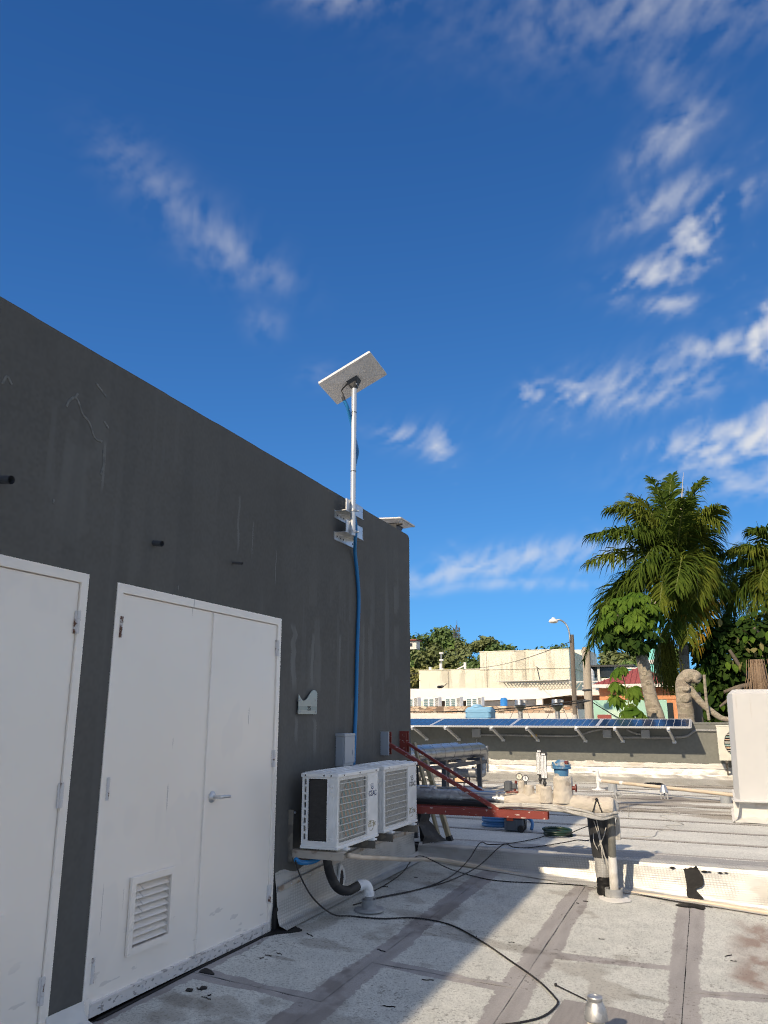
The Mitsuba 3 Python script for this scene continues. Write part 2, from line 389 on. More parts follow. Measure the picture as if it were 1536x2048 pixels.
mat('galv_dull', lambda p, n, uv: mix((0.34, 0.35, 0.36), (0.55, 0.56, 0.565), voronoi(p.x * 34 + p.y * 9, p.z * 34 + p.y * 13)[2]), 0.5, 0.75, bump=lambda p, n, uv: fbm(p.x * 10, p.y * 10, p.z * 10, 3), bump_scale=0.01)
mat('jacket', lambda p, n, uv: mix((0.34, 0.345, 0.35), (0.48, 0.485, 0.49), fbm(p.x * 4, p.y * 4, p.z * 12, 3)), 0.30, 0.9, bump=lambda p, n, uv: fbm(p.x * 7, p.y * 7, p.z * 7, 3), bump_scale=0.012)
mat('pole_grey', (0.60, 0.62, 0.63), 0.33, 0.55)
mat('dark_steel', dirty((0.085, 0.092, 0.105), (0.17, 0.15, 0.13), 0.4, 9.0), 0.5, 0.2)
mat('red_steel', lambda p, n, uv: mix(mix((0.185, 0.030, 0.022), (0.245, 0.045, 0.033), fbm(p.x * 6, p.y * 6, p.z * 6)), (0.55, 0.48, 0.44), smoothstep(0.69, 0.73, fbm(p.x * 30, p.y * 40, p.z * 40, 3)) * 0.8), 0.5)
mat('bracket_brown', dirty((0.14, 0.125, 0.105), (0.30, 0.26, 0.20), 0.5, 12.0), 0.55)
mat('bar_tan', dirty((0.46, 0.41, 0.34), (0.20, 0.12, 0.07), 0.7, 9.0, 0.56), 0.55)
mat('box_grey', (0.335, 0.36, 0.385), 0.45)
scene['dish_white'] = {'type': 'twosided', 'bsdf': {'type': 'diffuse', 'reflectance': slot(dirty((0.74, 0.735, 0.74), (0.66, 0.65, 0.64), 0.5, 7.0))}}
mat('charcoal', (0.035, 0.037, 0.040), 0.5)
mat('blue_tube', (0.010, 0.17, 0.42), 0.38)
mat('pvc_cream', dirty((0.66, 0.56, 0.43), (0.50, 0.40, 0.28), 0.5, 4.0), 0.42)
mat('conduit_dark', dirty((0.15, 0.15, 0.135), (0.25, 0.24, 0.22), 0.4, 14.0), 0.5)
mat('pvc_white', (0.76, 0.76, 0.75), 0.35)
mat('pvc_grey', dirty((0.30, 0.31, 0.315), (0.45, 0.44, 0.42), 0.4, 12.0), 0.5)
mat('print_blue', (0.045, 0.065, 0.145), 0.5)
mat('print_gold', (0.26, 0.23, 0.13), 0.45)
mat('print_dark', (0.03, 0.032, 0.035), 0.5)
mat('valve_blue', dirty((0.075, 0.215, 0.40), (0.55, 0.50, 0.42), 0.8, 16.0, 0.55), 0.5)
mat('valve_red', (0.16, 0.035, 0.028), 0.5)
mat('gauge_face', (0.78, 0.75, 0.62), 0.3)
mat('scale_white', (0.75, 0.77, 0.79), 0.35)
mat('tool_grey', (0.095, 0.105, 0.12), 0.5)
mat('tool_orange', (0.62, 0.085, 0.03), 0.45)
mat('hose_blue', (0.055, 0.19, 0.42), 0.35)
mat('hose_green', (0.012, 0.035, 0.022), 0.4)
mat('ladder_tan', dirty((0.40, 0.33, 0.20), (0.22, 0.18, 0.12), 0.4, 8.0), 0.5)
mat('wood_stud', dirty((0.42, 0.37, 0.28), (0.30, 0.26, 0.2), 0.5, 8.0), 0.7)
mat('flood_glass', (0.75, 0.52, 0.33), 0.15)
mat('plexi', lambda p, n, uv: mix((0.20, 0.255, 0.245), (0.30, 0.335, 0.31), smoothstep(1.575, 1.580, p.z) + (1 - smoothstep(1.545, 1.55, p.z))), 0.18)
mat('alu_frame', (0.70, 0.71, 0.72), 0.35, 0.5)
mat('solar_cell', lambda p, n, uv: mi.Color3f(0.010, 0.022, 0.060) * (0.75 + 0.5 * cell_rand(dr.floor(p.x / 0.0026), 3, 1) * 0.5 + 0.25), 0.14, specular=0.3)
mat('solar_back', (0.55, 0.57, 0.62), 0.4)
mat('wire_grey', dirty((0.50, 0.49, 0.455), (0.22, 0.21, 0.2), 0.5, 20.0), 0.6)

# ---------------------------------------------------------------- the roofs
def zr(x, y):
    """Height of the near roof, which falls to the right."""
    return 0.01 * (y - 5.5) - 0.066 * (x + 3.12)


def curb_y(x):
    return 8.62 - 0.07 * (x + 3.12)


ZF = 0.165      # the far roof


def wobble(a, b, amp, seed, step=0.07):
    """Points from a to b with a hand-cut waver."""
    a, b = np.asarray(a, float), np.asarray(b, float)
    n = max(2, int(np.linalg.norm(b - a) / step))
    s = np.linspace(0, 1, n + 1)
    d = (b - a) / np.linalg.norm(b - a)
    w = (meshkit.fbm(np.stack([s * np.linalg.norm(b - a) * 5, s * 0 + seed, s * 0], -1), 3, 2) - 0.5) * 2 * amp
    w *= np.minimum(1, np.minimum(s, 1 - s) * 12)
    return a + s[:, None] * (b - a) + w[:, None] * np.array([-d[1], d[0]])


def sheet(ring, zfn, h=0.004, lift=0.0):
    m = flat(Polygon(ring).buffer(0), h)
    v = m.vertices.copy()
    v[:, 2] += zfn(v[:, 0], v[:, 1]) + lift
    m.vertices = v
    return m


ground = trimesh.Trimesh([[-3000, -3000, -4.6], [3000, -3000, -4.6], [3000, 3000, -4.6], [-3000, 3000, -4.6]], [[0, 1, 2], [0, 2, 3]], process=False)
mat('street', lambda p, n, uv: mix((0.055, 0.055, 0.055), (0.09, 0.10, 0.06), smoothstep(0.4, 0.6, fbm(p.x * 0.03, p.y * 0.03, 0, 4))), 0.95)
struct('ground', ground, 'street')

xs = np.array([-3.3, 7.0])
base = bx(-3.3, 7.0, -5.0, 8.75, -0.30, 0.0)
v = base.vertices.copy()
v[:, 2] += zr(v[:, 0], v[:, 1]) - 0.003
base.vertices = v
roof = struct('roof_deck', base, 'tar')
YC = {-1: lambda x: 4.51, 0: lambda x: 5.29 + 0.03 * math.sin(9 * x), 1: lambda x: 6.08 + 0.24 * (x + 1.28), 2: lambda x: 5.85 + 0.36 * (x + 0.33)}
for k in range(-1, 9):
    xb = lambda kk, y: max(-3.115, -2.235 + 0.942 * kk - 0.012 * (y - 5.5))
    g, yc = 0.0022, YC.get(k, lambda x: 6.6)
    y1 = curb_y(xb(k, 8.4)) + 0.05
    for lo, hi, sd in ((None, yc, 1), (yc, None, 2)):
        y0l, y0r = (-5, -5) if lo is None else (lo(xb(k, 5)) + g, lo(xb(k + 1, 5)) + g)
        y1l, y1r = (y1, y1) if hi is None else (hi(xb(k, 5)) - g, hi(xb(k + 1, 5)) - g)
        A, B, C_, D = (xb(k, y0l) + g, y0l), (xb(k + 1, y0r) - g, y0r), (xb(k + 1, y1r) - g, y1r), (xb(k, y1l) + g, y1l)
        ca = yc(0) * 3
        ring = np.vstack([wobble(A, B, 0.012, ca + 5, 0.05)[:-1], wobble(B, C_, 0.004, 3.3 * (k + 1), 0.2)[:-1], wobble(C_, D, 0.012, ca + 5, 0.05)[:-1], wobble(D, A, 0.004, 3.3 * k, 0.2)[:-1]])
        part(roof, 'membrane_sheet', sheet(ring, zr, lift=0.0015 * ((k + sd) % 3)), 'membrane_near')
# membrane patch under the chimney cap at the lower right
pr = np.vstack([wobble((-1.04, 4.4), (-0.46, 4.4), .004, 1)[:-1], wobble((-0.46, 4.4), (-0.44, 5.26), .006, 2)[:-1], wobble((-0.44, 5.26), (-0.72, 5.315), .008, 3)[:-1], wobble((-0.72, 5.315), (-1.00, 5.29), .006, 4)[:-1], wobble((-1.00, 5.29), (-1.04, 4.4), .005, 5)[:-1]])
mat('patch_membrane', lambda p, n, uv: mix((0.20, 0.19, 0.185), (0.285, 0.27, 0.262), 0.5 * noise(p.x * 110, p.y * 7) + 0.5 * noise(p.x * 200, p.y * 200)), 0.95)
part(roof, 'patch', sheet(pr, zr, 0.004, 0.0075), 'patch_membrane', label='grey membrane patch around the vent')

far_base = bx(-13.0, 7.0, 8.66, 18.3, -0.35, ZF - 0.008)
v = far_base.vertices.copy()
v[(v[:, 1] < 9), 1] = curb_y(v[(v[:, 1] < 9), 0])
far_base.vertices = v
mat('lap_grey', (0.10, 0.095, 0.09), 0.9)
upper = struct('upper_roof_deck', far_base, 'lap_grey')
for k in range(0, 11):
    ya, yb = 8.82 + 0.925 * k, 8.82 + 0.925 * (k + 1)
    if k == 0:
        ya = 8.70
    L = lambda y0, dy: [(x, y0 - 0.06 * x + dy + 0.012 * (meshkit.fbm(np.array([x * 0.9, k * 2.7 + (dy < 0), 0.0]), 3, 4) - 0.5)) for x in np.linspace(-12.9, 6.9, 60)]
    ring = [(x, curb_y(x) + 0.08 if k == 0 else y) for x, y in L(ya, 0.0012)] + [(x, min(y, 18.05)) for x, y in L(yb, -0.0012)[::-1]]
    m = sheet(ring, lambda x, y: 0 * x + ZF - 0.004, 0.004)
    v = m.vertices.copy()
    t = np.clip((v[:, 1] + 0.06 * v[:, 0] - ya) / 0.925, 0, 1)
    v[:, 2] += 0.007 * (1 - t)
    m.vertices = v
    part(upper, 'membrane_sheet', m, 'membrane_far')


def loft(x0, x1, nx, profile, seed=0, amp=0.006, along='x'):
    """A rippled sheet: profile(x) gives its section as rows (across, height)."""
    X = np.linspace(x0, x1, nx)
    V = []
    for x in X:
        V.append([(x, q[0], q[1]) if along == 'x' else (q[0], x, q[1]) for q in profile(x)])
    V = np.array(V, float)
    nz = (meshkit.fbm(V * np.array([7, 7, 9.0]) + seed, 4, seed) - 0.5) * 2 * amp
    V[..., 2] += nz
    V[..., 1 if along == 'x' else 0] -= nz * 0.8 if along == 'x' else -nz * 0.8
    m = V.shape[1]
    f = []
    for i in range(nx - 1):
        for j in range(m - 1):
            a = i * m + j
            f += [[a, a + m, a + m + 1], [a, a + m + 1, a + 1]]
    return trimesh.Trimesh(V.reshape(-1, 3), f, process=False)


def fine_rows(pts, n=4):
    p = np.asarray(pts, float)
    out = [p[0]]
    for a, b in zip(p[:-1], p[1:]):
        out += [a + (b - a) * (i + 1) / n for i in range(n)]
    return out


step = struct('roof_step', bx(-3.1, 7.0, 8.62, 8.66, -0.3, -0.25), 'tar')
edges = [-3.10, -2.42, -1.62, -0.86, 0.42, 1.9, 3.4, 5.2, 7.0]
for i, (a, b) in enumerate(zip(edges[:-1], edges[1:])):
    o = 0.004 * (i % 2)
    prof = lambda x: fine_rows([(curb_y(x) + 0.115 + o, ZF + 0.004 + o), (curb_y(x) + 0.02, ZF + 0.016 + o), (curb_y(x) - 0.025 - o, ZF - 0.012), (curb_y(x) - 0.05 - o, 0.5 * ZF + 0.5 * zr(x, 8.5)), (curb_y(x) - 0.075 - o, zr(x, 8.5) + 0.045), (curb_y(x) - 0.15 - o, zr(x, 8.4) + 0.010 + o)])
    part(step, 'foil_sheet', loft(a - 0.01, b + 0.01, int((b - a) / 0.03), prof, 3 + i, 0.0045), 'foil', True)


def splat(pts, seed, h=0.006):
    """A ragged blot (shapely) around a coarse outline."""
    p = np.asarray(pts, float)
    ring = spline(np.vstack([p, p[:1]]), 8)[:-1]
    c = ring.mean(0)
    k = 1 + 0.35 * (meshkit.fbm(np.c_[ring * 26, np.full(len(ring), seed)], 3, seed) - 0.5)
    return Polygon(c + (ring - c) * k[:, None]).buffer(0)


# black sealant smeared on the step's foil and by the door
blot = splat([(-.425, .13), (-.35, .155), (-.285, .13), (-.255, .06), (-.27, .0), (-.33, -.03), (-.29, -.08), (-.27, -.115), (-.40, -.115), (-.405, -.03), (-.41, .06)], 3)
tarp = thing('tar_patch', 'ragged black tar patch smeared down the foil step right of the foil pipe', 'tar patch')
m = flat(blot, 0.012)
m = m.subdivide().subdivide()
v = m.vertices
zz = v[:, 1]
yy = np.interp(zz, [zr(0, 8.4) + 0.04, ZF - 0.012, ZF + 0.02], [-0.088, -0.036, 0.03])
m = trimesh.Trimesh(np.c_[v[:, 0], curb_y(v[:, 0]) + yy - v[:, 2] - 0.012, zz], m.faces, process=False)
part(tarp, 'smear', m, 'tar')
m = sheet(np.array(splat([(-.43, 8.10), (-.36, 8.13), (-.27, 8.12), (-.26, 8.30), (-.29, 8.36), (-.40, 8.36), (-.42, 8.25), (-.50, 8.14)], 5).exterior.coords), zr, 0.008, 0.008)
part(tarp, 'puddle', m, 'tar')
for cx, cy, r in ((-.24, .118, .018), (-.20, .12, .010), (-.11, .118, .013), (-.06, .122, .010), (-.52, .13, .018)):
    q = splat([(cx - r * 1.6, cy), (cx, cy + r * .5), (cx + r * 1.6, cy), (cx, cy - r * .6)], int(cx * -100))
    mm = flat(q, 0.006)
    mm = trimesh.Trimesh(np.c_[mm.vertices[:, 0], curb_y(mm.vertices[:, 0]) - 0.045 - mm.vertices[:, 2], mm.vertices[:, 1]], mm.faces, process=False)
    part(tarp, 'speck', mm, 'tar')

# ---------------------------------------------------------------- the dark grey building on the left
WX = -3.12
bld = thing('service_building', 'dark grey plastered rooftop building with white metal doors along its side', 'building')
top = wobble((8.42, 3.475), (8.36, 3.53), 0.0, 1)
edge = [(8.42, -0.4), (8.42, 3.478), (8.412, 3.505), (8.395, 3.522), (8.365, 3.53)]
ys = np.linspace(8.34, -5.0, 240)
edge += [(y, 3.53 + 0.004 * (meshkit.fbm(np.array([y * 3, 1.0, 0]), 4, 3) - 0.5) + (0.0025 if (y * 1.7) % 1.9 < 0.9 else 0)) for y in ys] + [(-5.0, -0.4)]
wall = Polygon(edge)
D1, D2 = (1.53, 3.360, 2.255), (3.587, 5.497, 2.247)
for a, b, h in (D1, D2):
    wall = wall.difference(sbox(a, -0.5, b, h))
part(bld, 'wall', flat(wall, 0.2, ON_WALL, (WX - 0.2, 0, 0)), 'wall_paint')
rest = cat(bx(-9.0, WX - 0.2, 8.22, 8.42, -0.4, 3.52), bx(-9.2, -9.0, -5.0, 8.42, -0.4, 3.52), bx(-9.0, WX - 0.2, -5.0, -4.8, -0.4, 3.52))
mat('roof_coating', dirty((0.60, 0.59, 0.565), (0.40, 0.38, 0.35), 0.5, 1.5), 0.9)
part(bld, 'roof', bx(-9.0, WX - 0.2, -4.8, 8.22, 3.0, 3.2), 'roof_coating')
part(bld, 'side_wall', rest, 'wall_paint')
# scuppers: three drain stubs through the wall
for y, z, r, L in ((2.69, 2.60, .021, .10), (3.89, 2.53, .018, .065), (4.775, 2.562, .010, .08)):
    ang = np.arange(14) * 2 * math.pi / 14
    m = cat(tube([(WX - 0.05, y - .01, z + .012), (WX + L, y - .01, z - .006)], r, 14, False), tube([(WX - 0.05, y - .01, z + .012), (WX + L, y - .01, z - .006)], r * 0.8, 14, False))
    part(bld, 'drain_stub', m, 'dark_steel', 40)
# smeared filler over old cracks
for i, pts in enumerate((((3.07, 3.13), (3.085, 3.17), (3.135, 3.205), (3.19, 3.135), (3.25, 3.10), (3.30, 3.03), (3.36, 3.025)), ((3.125, 3.205), (3.14, 3.235)), ((3.27, 3.35), (3.36, 3.30)), ((3.36, 3.15), (3.40, 3.12)), ((3.375, 2.98), (3.39, 2.90), (3.375, 2.83)), ((2.645, 3.09), (2.665, 3.14), (2.70, 3.11)), ((3.05, 2.245 + .36), (3.052, 2.58)), ((4.15, 2.31), (4.154, 2.28)))):
    q = spline([(WX + 0.001, a, b) for a, b in pts], 5)
    m = tube(q, 0.006 + 0.004 * np.abs(np.sin(np.arange(len(q)) * 1.7)), 6)
    v = m.vertices.copy()
    v[:, 0] = WX + (v[:, 0] - WX) * 0.35 + 0.0005
    m.vertices = v
    mat(f'filler', lambda p, n, uv: mix((0.10, 0.105, 0.102), (0.19, 0.19, 0.18), noise(p.y * 60, p.z * 60)), 0.8) if i == 0 else None
    part(bld, 'filler_smear', m, 'filler', True)


def door_set(d, leaves, hinges, louvres, lever=None):
    a, b, h = d
    fw = 0.055
    ring = sbox(a + .002, 0.0, b - .002, h - .002).difference(sbox(a + fw, -0.1, b - fw, h - fw))
    part(bld, 'door_frame', cat(flat(ring, 0.05, ON_WALL, (WX - 0.046, 0, 0))), 'door_paint')
    part(bld, 'door_void', bx(WX - 0.12, WX - 0.075, a + .03, b - .03, -0.01, h - .03), 'black')
    for l0, l1 in leaves:
        poly = sbox(l0, 0.030, l1, h - fw - 0.005)
        for q in louvres:
            poly = poly.difference(sbox(q[0] + .035, q[2] + .035, q[1] - .035, q[3] - .035))
        dk = part(bld, 'door', flat(poly, 0.045, ON_WALL, (WX - 0.053, 0, 0)), 'door_paint')
        part(dk, 'sweep', cat(bx(WX - .02, WX + 0.008, l0 - 0.004, l1 + 0.004, 0.002, 0.068, .003), bx(WX - .02, WX + 0.016, l0, l1, 0.062, 0.070)), 'sill_paint')
        for yy in np.arange(l0 + .07, l1, .17):
            part(dk, 'rivet', lathe([(0, .006), (.004, .005), (.007, .0)], 8, (WX + .008, yy, .040), (1, 0, 0)), 'galv')
        for (hy, hz) in hinges:
            if min(abs(hy - l0), abs(hy - l1)) < 0.06:
                ms = [cyl((WX + .006, hy, hz - .06 + i * .041), (WX + .006, hy, hz - .06 + i * .041 + .039), .0105, 10) for i in range(3)]
                ms += [bx(WX - .006, WX + .003, hy - .017, hy + .017, hz - .06, hz + .06)]
                part(dk, 'hinge', cat(ms), 'hinge_paint', 40)
        if lever and l0 < lever[0] < l1:
            y, z = lever
            part(dk, 'lever_rose', lathe([(0, .022), (.020, .021), (.030, .014), (.037, .006), (.038, 0)], 24, (WX - .008, y, z), (1, 0, 0)), 'galv', 30)
            part(dk, 'lever', cat(lathe([(.011, 0), (.013, .03), (.012, .055), (.0, .056)], 14, (WX + .01, y, z), (1, 0, 0)), tube(spline([(WX + .058, y - .004, z), (WX + .062, y + .03, z + .001), (WX + .060, y + .11, z - .004)], 5), [.0115] * 6 + [.010] * 5, 10)), 'galv', 50)
    for q in louvres:
        lk = part(bld, 'louvre_frame', flat(sbox(q[0], q[2], q[1], q[3]).difference(sbox(q[0] + .037, q[2] + .037, q[1] - .037, q[3] - .037)), 0.016, ON_WALL, (WX - .004, 0, 0)), 'door_paint')
        n = 8
        for i in range(n):
            z = q[2] + .045 + (q[3] - q[2] - .09) * (i + .45) / n
            part(lk, 'slat', beam((WX - .022, q[0] + .036, z), (WX - .022, q[1] - .036, z), .050, .0025, up=(0.62, 0, 0.78)), 'door_paint')


door_set(D1, [(1.59, 2.44), (2.45, 3.300)], [(3.303, 1.985), (3.303, 1.11), (3.303, .225)], [(2.60, 3.02, .23, .62)])
door_set(D2, [(3.645, 4.578), (4.584, 5.440)], [(3.642, 1.995), (3.642, 1.115), (3.642, .225), (5.442, 2.01), (5.442, 1.19), (5.442, .255)], [(3.90, 4.298, .222, .622)], (4.665, .985))
part(bld, 'astragal', bx(WX - .01, WX + .006, 4.562, 4.600, 0.075, 2.185, .002), 'door_paint')

# foil flashing and termination bar at the foot of the wall
part(bld, 'foil_flashing', loft(5.515, 8.44, 130, lambda y: fine_rows([(WX + .004, .375 + .02 * math.sin(y * 5) + .012 * math.sin(y * 17)), (WX + .012, .33), (WX + .022, .25), (WX + .035, .10), (WX + .055, max(zr(WX, y), .10 * max(0, (y - 7.6))) + .035), (WX + .12, zr(WX, y) + .012)], 3), 9, .006, 'y'), 'foil', True)
bar = [(5.53, .272), (6.6, .325), (7.3, .350), (8.0, .338), (8.40, .325)]
part(bld, 'termination_bar', cat([beam((WX + .036, a[0], a[1]), (WX + .036, b[0], b[1]), .016, .034) for a, b in zip(bar[:-1], bar[1:])]), 'bar_tan')
for y, z in ((5.7, .281), (6.0, .295), (6.3, .31), (7.5, .347), (7.9, .34)):
    part(bld, 'bar_screw', lathe([(0, .005), (.005, .004), (.007, 0)], 8, (WX + .044, y, z), (1, 0, 0)), 'galv')
part(bld, 'foil_flashing', loft(3.345, 3.60, 16, lambda y: fine_rows([(WX + .004, .10), (WX + .012, .06), (WX + .03, .015), (WX + .10, zr(WX, y) + .010)], 3), 12, .005, 'y'), 'white_paint_old', True)
hole = splat([(6.50, .11), (6.55, .26), (6.60, .28), (6.66, .20), (6.64, .11), (6.58, .07)], 8)
part(bld, 'sealant_ring', flat(hole, 0.014, ON_WALL, (WX + .030, 0, 0)), 'white_paint_old', label='smeared white sealant around a pipe hole')
part(bld, 'pipe_hole', flat(splat([(6.55, .13), (6.57, .22), (6.60, .23), (6.62, .17), (6.60, .12)], 9), 0.006, ON_WALL, (WX + .042, 0, 0)), 'black')
# tar by the door's far corner, and a painted shade strip under the sweep
tk = thing('tar_smear', 'black tar smear at the foot of the right door jamb, with a painted shade strip under the doors', 'tar patch')
part(tk, 'smear', flat(splat([(5.475, -.01), (5.485, .11), (5.51, .15), (5.53, .13), (5.55, .03), (5.60, .0), (5.55, -.02)], 4), 0.02, ON_WALL, (WX + .012, 0, 0)), 'tar')
part(tk, 'puddle', sheet(np.array(splat([(-3.09, 5.30), (-3.04, 5.42), (-2.98, 5.50), (-2.93, 5.60), (-3.0, 5.64), (-3.08, 5.60), (-3.10, 5.45)], 6).exterior.coords), zr, .008, .006), 'tar')
for pts, sd in (([(-3.105, 3.7), (-3.085, 3.72), (-3.09, 4.5), (-3.08, 5.2), (-3.09, 5.45), (-3.105, 5.4)], 7), ([(-3.06, 4.52), (-2.96, 4.53), (-2.98, 4.56), (-3.06, 4.60)], 8), ([(-2.90, 4.30), (-2.87, 4.32), (-2.88, 4.35), (-2.91, 4.34)], 9), ([(-2.95, 4.24), (-2.92, 4.25), (-2.93, 4.28), (-2.96, 4.27)], 10)):  # first outline: black strip painted as shade under the door sweep; others are tar
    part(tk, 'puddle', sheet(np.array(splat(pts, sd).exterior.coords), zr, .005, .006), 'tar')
# thin black scratches of tar left on the roof sheets
tar_bits = thing('tar_drips', 'scattered thin black tar drips across the pale roof sheets', 'tar drips')
for i in range(22):
    x, y = rng.uniform(-2.95, .3), rng.uniform(4.0, 8.2)
    if i < 6:
        x, y = rng.uniform(-3.0, -2.75), rng.uniform(4.0, 5.1)
    a = rng.uniform(-.5, .5) + (0 if rng.random() < .7 else 1.3)
    L = rng.uniform(.02, .075)
    q = np.array([[x + math.cos(a) * L * s, y + math.sin(a) * L * s + .006 * math.sin(9 * s + i)] for s in np.linspace(0, 1, 6)])
    m = tube(np.c_[q, zr(q[:, 0], q[:, 1]) + .0085], .0022 + .002 * rng.random(), 5)
    part(tar_bits, 'drip', m, 'tar')

# ---------------------------------------------------------------- antenna mast on the wall
ant = thing('flat_antenna', 'white rectangular flat antenna on a tall grey pole bracketed to the parapet', 'antenna')
PC = np.array([-3.0, 6.575, 4.665])
A = np.array([.5638, .0132, .2538]); A /= np.linalg.norm(A)
B = np.array([.0280, .3733, -.0818]); B -= A * (A @ B); B /= np.linalg.norm(B)
Nn = np.cross(A, B)
FR = np.array([A, B, Nn])
ctr = PC + np.array([-.012, 0, .055])
pan = trimesh.creation.extrude_polygon(sbox(-.297, -.19, .297, .19).buffer(-.012).buffer(.012), .026)
part(ant, 'panel', xf(pan, FR, ctr), 'dish_white', label='white flat panel seen from below')
hull = trimesh.convex.convex_hull(np.array([(-.26, -.155, 0), (.26, -.155, 0), (.26, .155, 0), (-.26, .155, 0), (-.09, -.055, -.022), (.09, -.055, -.022), (.09, .055, -.022), (-.09, .055, -.022)], float))
part(ant, 'back_shell', xf(hull, FR, ctr - Nn * .001), 'dish_white')
hub = trimesh.convex.convex_hull(np.vstack([np.array([(x, y, -.018) for x in (-.062, .062) for y in (-.05, .05)]) @ FR + ctr, [PC + np.array([.034 * math.cos(t), .034 * math.sin(t), -.045]) for t in np.arange(8) * math.pi / 4]]))
part(ant, 'hub', hub, 'charcoal')
part(ant, 'hub_screw', cat([lathe([(0, .012), (.008, .010), (.010, 0)], 10, PC + np.array([.03, -.02 + .03 * i, -.01 - .012 * i]), (.5, -.7, -.3)) for i in range(2)]), 'galv')
part(ant, 'pole', cyl((PC[0], PC[1], 3.135), (PC[0], PC[1], 4.635), .0255, 28), 'pole_grey', 40)
for z in (4.365, 3.765):
    part(ant, 'pole_band', lathe([(.0257, -.004), (.0272, -.004), (.0272, .004), (.0257, .004)], 28, (PC[0], PC[1], z)), 'charcoal')
for z in (3.36, 3.155):
    br = part(ant, 'bracket', cat(bx(WX, WX + .007, 6.415, 6.88, z - .075, z + .0), bx(WX + .007, WX + .105, 6.44, 6.86, z - .006, z), bx(WX + .098, WX + .105, 6.46, 6.84, z, z + .115)), 'galv')
    part(br, 'clamp', lathe([(.0257, -.011), (.034, -.011), (.034, .011), (.0257, .011)], 20, (PC[0], PC[1], z + .02)), 'galv_dull')
    part(br, 'bolt', cyl((WX + .10, PC[1] + .036, z + .02), (PC[0] + .05, PC[1] + .036, z + .02), .006, 8), 'galv')
    for y in (6.47, 6.55, 6.61, 6.82):
        part(br, 'bolt_hole', lathe([(0, .002), (.008, .002), (.008, 0)], 10, (WX + .0075, y, z - .042), (1, 0, 0)), 'black')
    part(br, 'anchor', cyl((WX + .007, 6.49, z - .03), (WX + .05, 6.515, z - .024), .006, 8), 'galv')
cd = thing('blue_conduit', 'bright blue flexible conduit running down the wall from the antenna to the grey box', 'conduit')
tail = spline([ctr + A * -.03 - Nn * .03 + B * -.02, ctr + A * -.10 - Nn * .035 - B * .01, ctr + A * -.15 - Nn * .05, (PC[0] - .07, 6.47, 4.53), (PC[0] - .065, 6.46, 4.49)], 6)
part(cd, 'cable', tube(tail, .006, 8), 'rubber', True)
part(cd, 'fitting', cyl((PC[0] - .068, 6.463, 4.50), (PC[0] - .058, 6.472, 4.462), .017, 12), 'charcoal')
pts = [(-3.06, 6.475, 4.465), (-3.035, 6.50, 4.40), (-3.03, 6.555, 4.31), (-3.022, 6.61, 4.20), (-3.005, 6.622, 4.09), (-2.985, 6.628, 3.98), (-3.0, 6.62, 3.88), (-3.022, 6.612, 3.74), (-3.022, 6.614, 3.45), (-3.0, 6.64, 3.25), (-3.03, 6.70, 3.12), (-3.085, 6.82, 3.02), (-3.097, 6.90, 2.84), (-3.098, 6.945, 2.585), (-3.098, 6.92, 2.10), (-3.098, 6.905, 1.64), (-3.098, 6.885, 1.39), (-3.10, 6.86, 1.05), (-3.10, 6.80, .75)]
q = spline(pts, 26)
part(cd, 'tube', tube(q, .0165 + .0016 * (np.arange(len(q)) % 2), 10), 'blue_tube', True)

a2 = thing('flat_antenna', 'small white flat antenna lying low on a black foot at the far parapet corner', 'antenna')
body = trimesh.creation.extrude_polygon(sbox(-.17, -.245, .17, .245).buffer(-.02).buffer(.02), .016)
M2 = np.array([[.985, 0, -.05], [0, 1, 0], [.05, 0, .985]])
c2 = np.array([-3.35, 8.565, 3.735])
part(a2, 'panel', xf(body, M2, c2), 'dish_white')
sh = trimesh.convex.convex_hull(np.array([(sx * .15, sy * .225, 0) for sx in (-1, 1) for sy in (-1, 1)] + [(sx * .10, sy * .11 - .03, -.05) for sx in (-1, 1) for sy in (-1, 1)], float))
part(a2, 'back_shell', xf(sh, M2, c2), 'dish_white')
part(a2, 'foot', trimesh.convex.convex_hull(np.array([(-3.46, 8.30, 3.54), (-3.24, 8.30, 3.54), (-3.24, 8.40, 3.54), (-3.46, 8.40, 3.54), (-3.40, 8.40, 3.70), (-3.27, 8.40, 3.70), (-3.27, 8.64, 3.70), (-3.40, 8.64, 3.70)])), 'charcoal')
part(a2, 'hinge_pin', cyl((-3.30, 8.40, 3.675), (-3.20, 8.40, 3.675), .014, 10), 'black')

# ---------------------------------------------------------------- sign, box, red bracket
sg = thing('wall_sign', 'small faded clear plate with a wavy top edge and number on the dark wall', 'sign')
yy = np.linspace(5.775, 6.10, 24)
wave = [(y, 1.665 - .045 * math.sin((y - 5.775) / .325 * 2 * math.pi * .92 - .05) * (1 if y > 5.79 else .3)) for y in yy]
part(sg, 'plate', flat(Polygon([(5.775, 1.515), (6.10, 1.515)] + wave[::-1]), .006, ON_WALL, (WX + .018, 0, 0)), 'plexi')
for y, z in ((5.80, 1.62), (6.075, 1.63), (6.075, 1.535), (5.80, 1.535)):
    part(sg, 'standoff', lathe([(0, .029), (.007, .028), (.009, .024), (.009, 0)], 10, (WX, y, z), (1, 0, 0)), 'galv_dull')
part(sg, 'number', xf(meshkit.text_mesh('25', .034, .002, True), ON_WALL, (WX + .0245, 5.925, 1.545)), 'print_dark')
bxk = thing('disconnect_box', 'grey metal electrical box on the wall above the nearer condenser', 'electrical box')
part(bxk, 'case', bx(WX, WX + .085, 6.515, 6.72, 1.072, 1.338, .006), 'box_grey')
part(bxk, 'hood', cat(bx(WX - .001, WX + .097, 6.505, 6.73, 1.325, 1.352, .005), bx(WX + .085, WX + .094, 6.515, 6.725, 1.10, 1.325, .003)), 'box_grey')
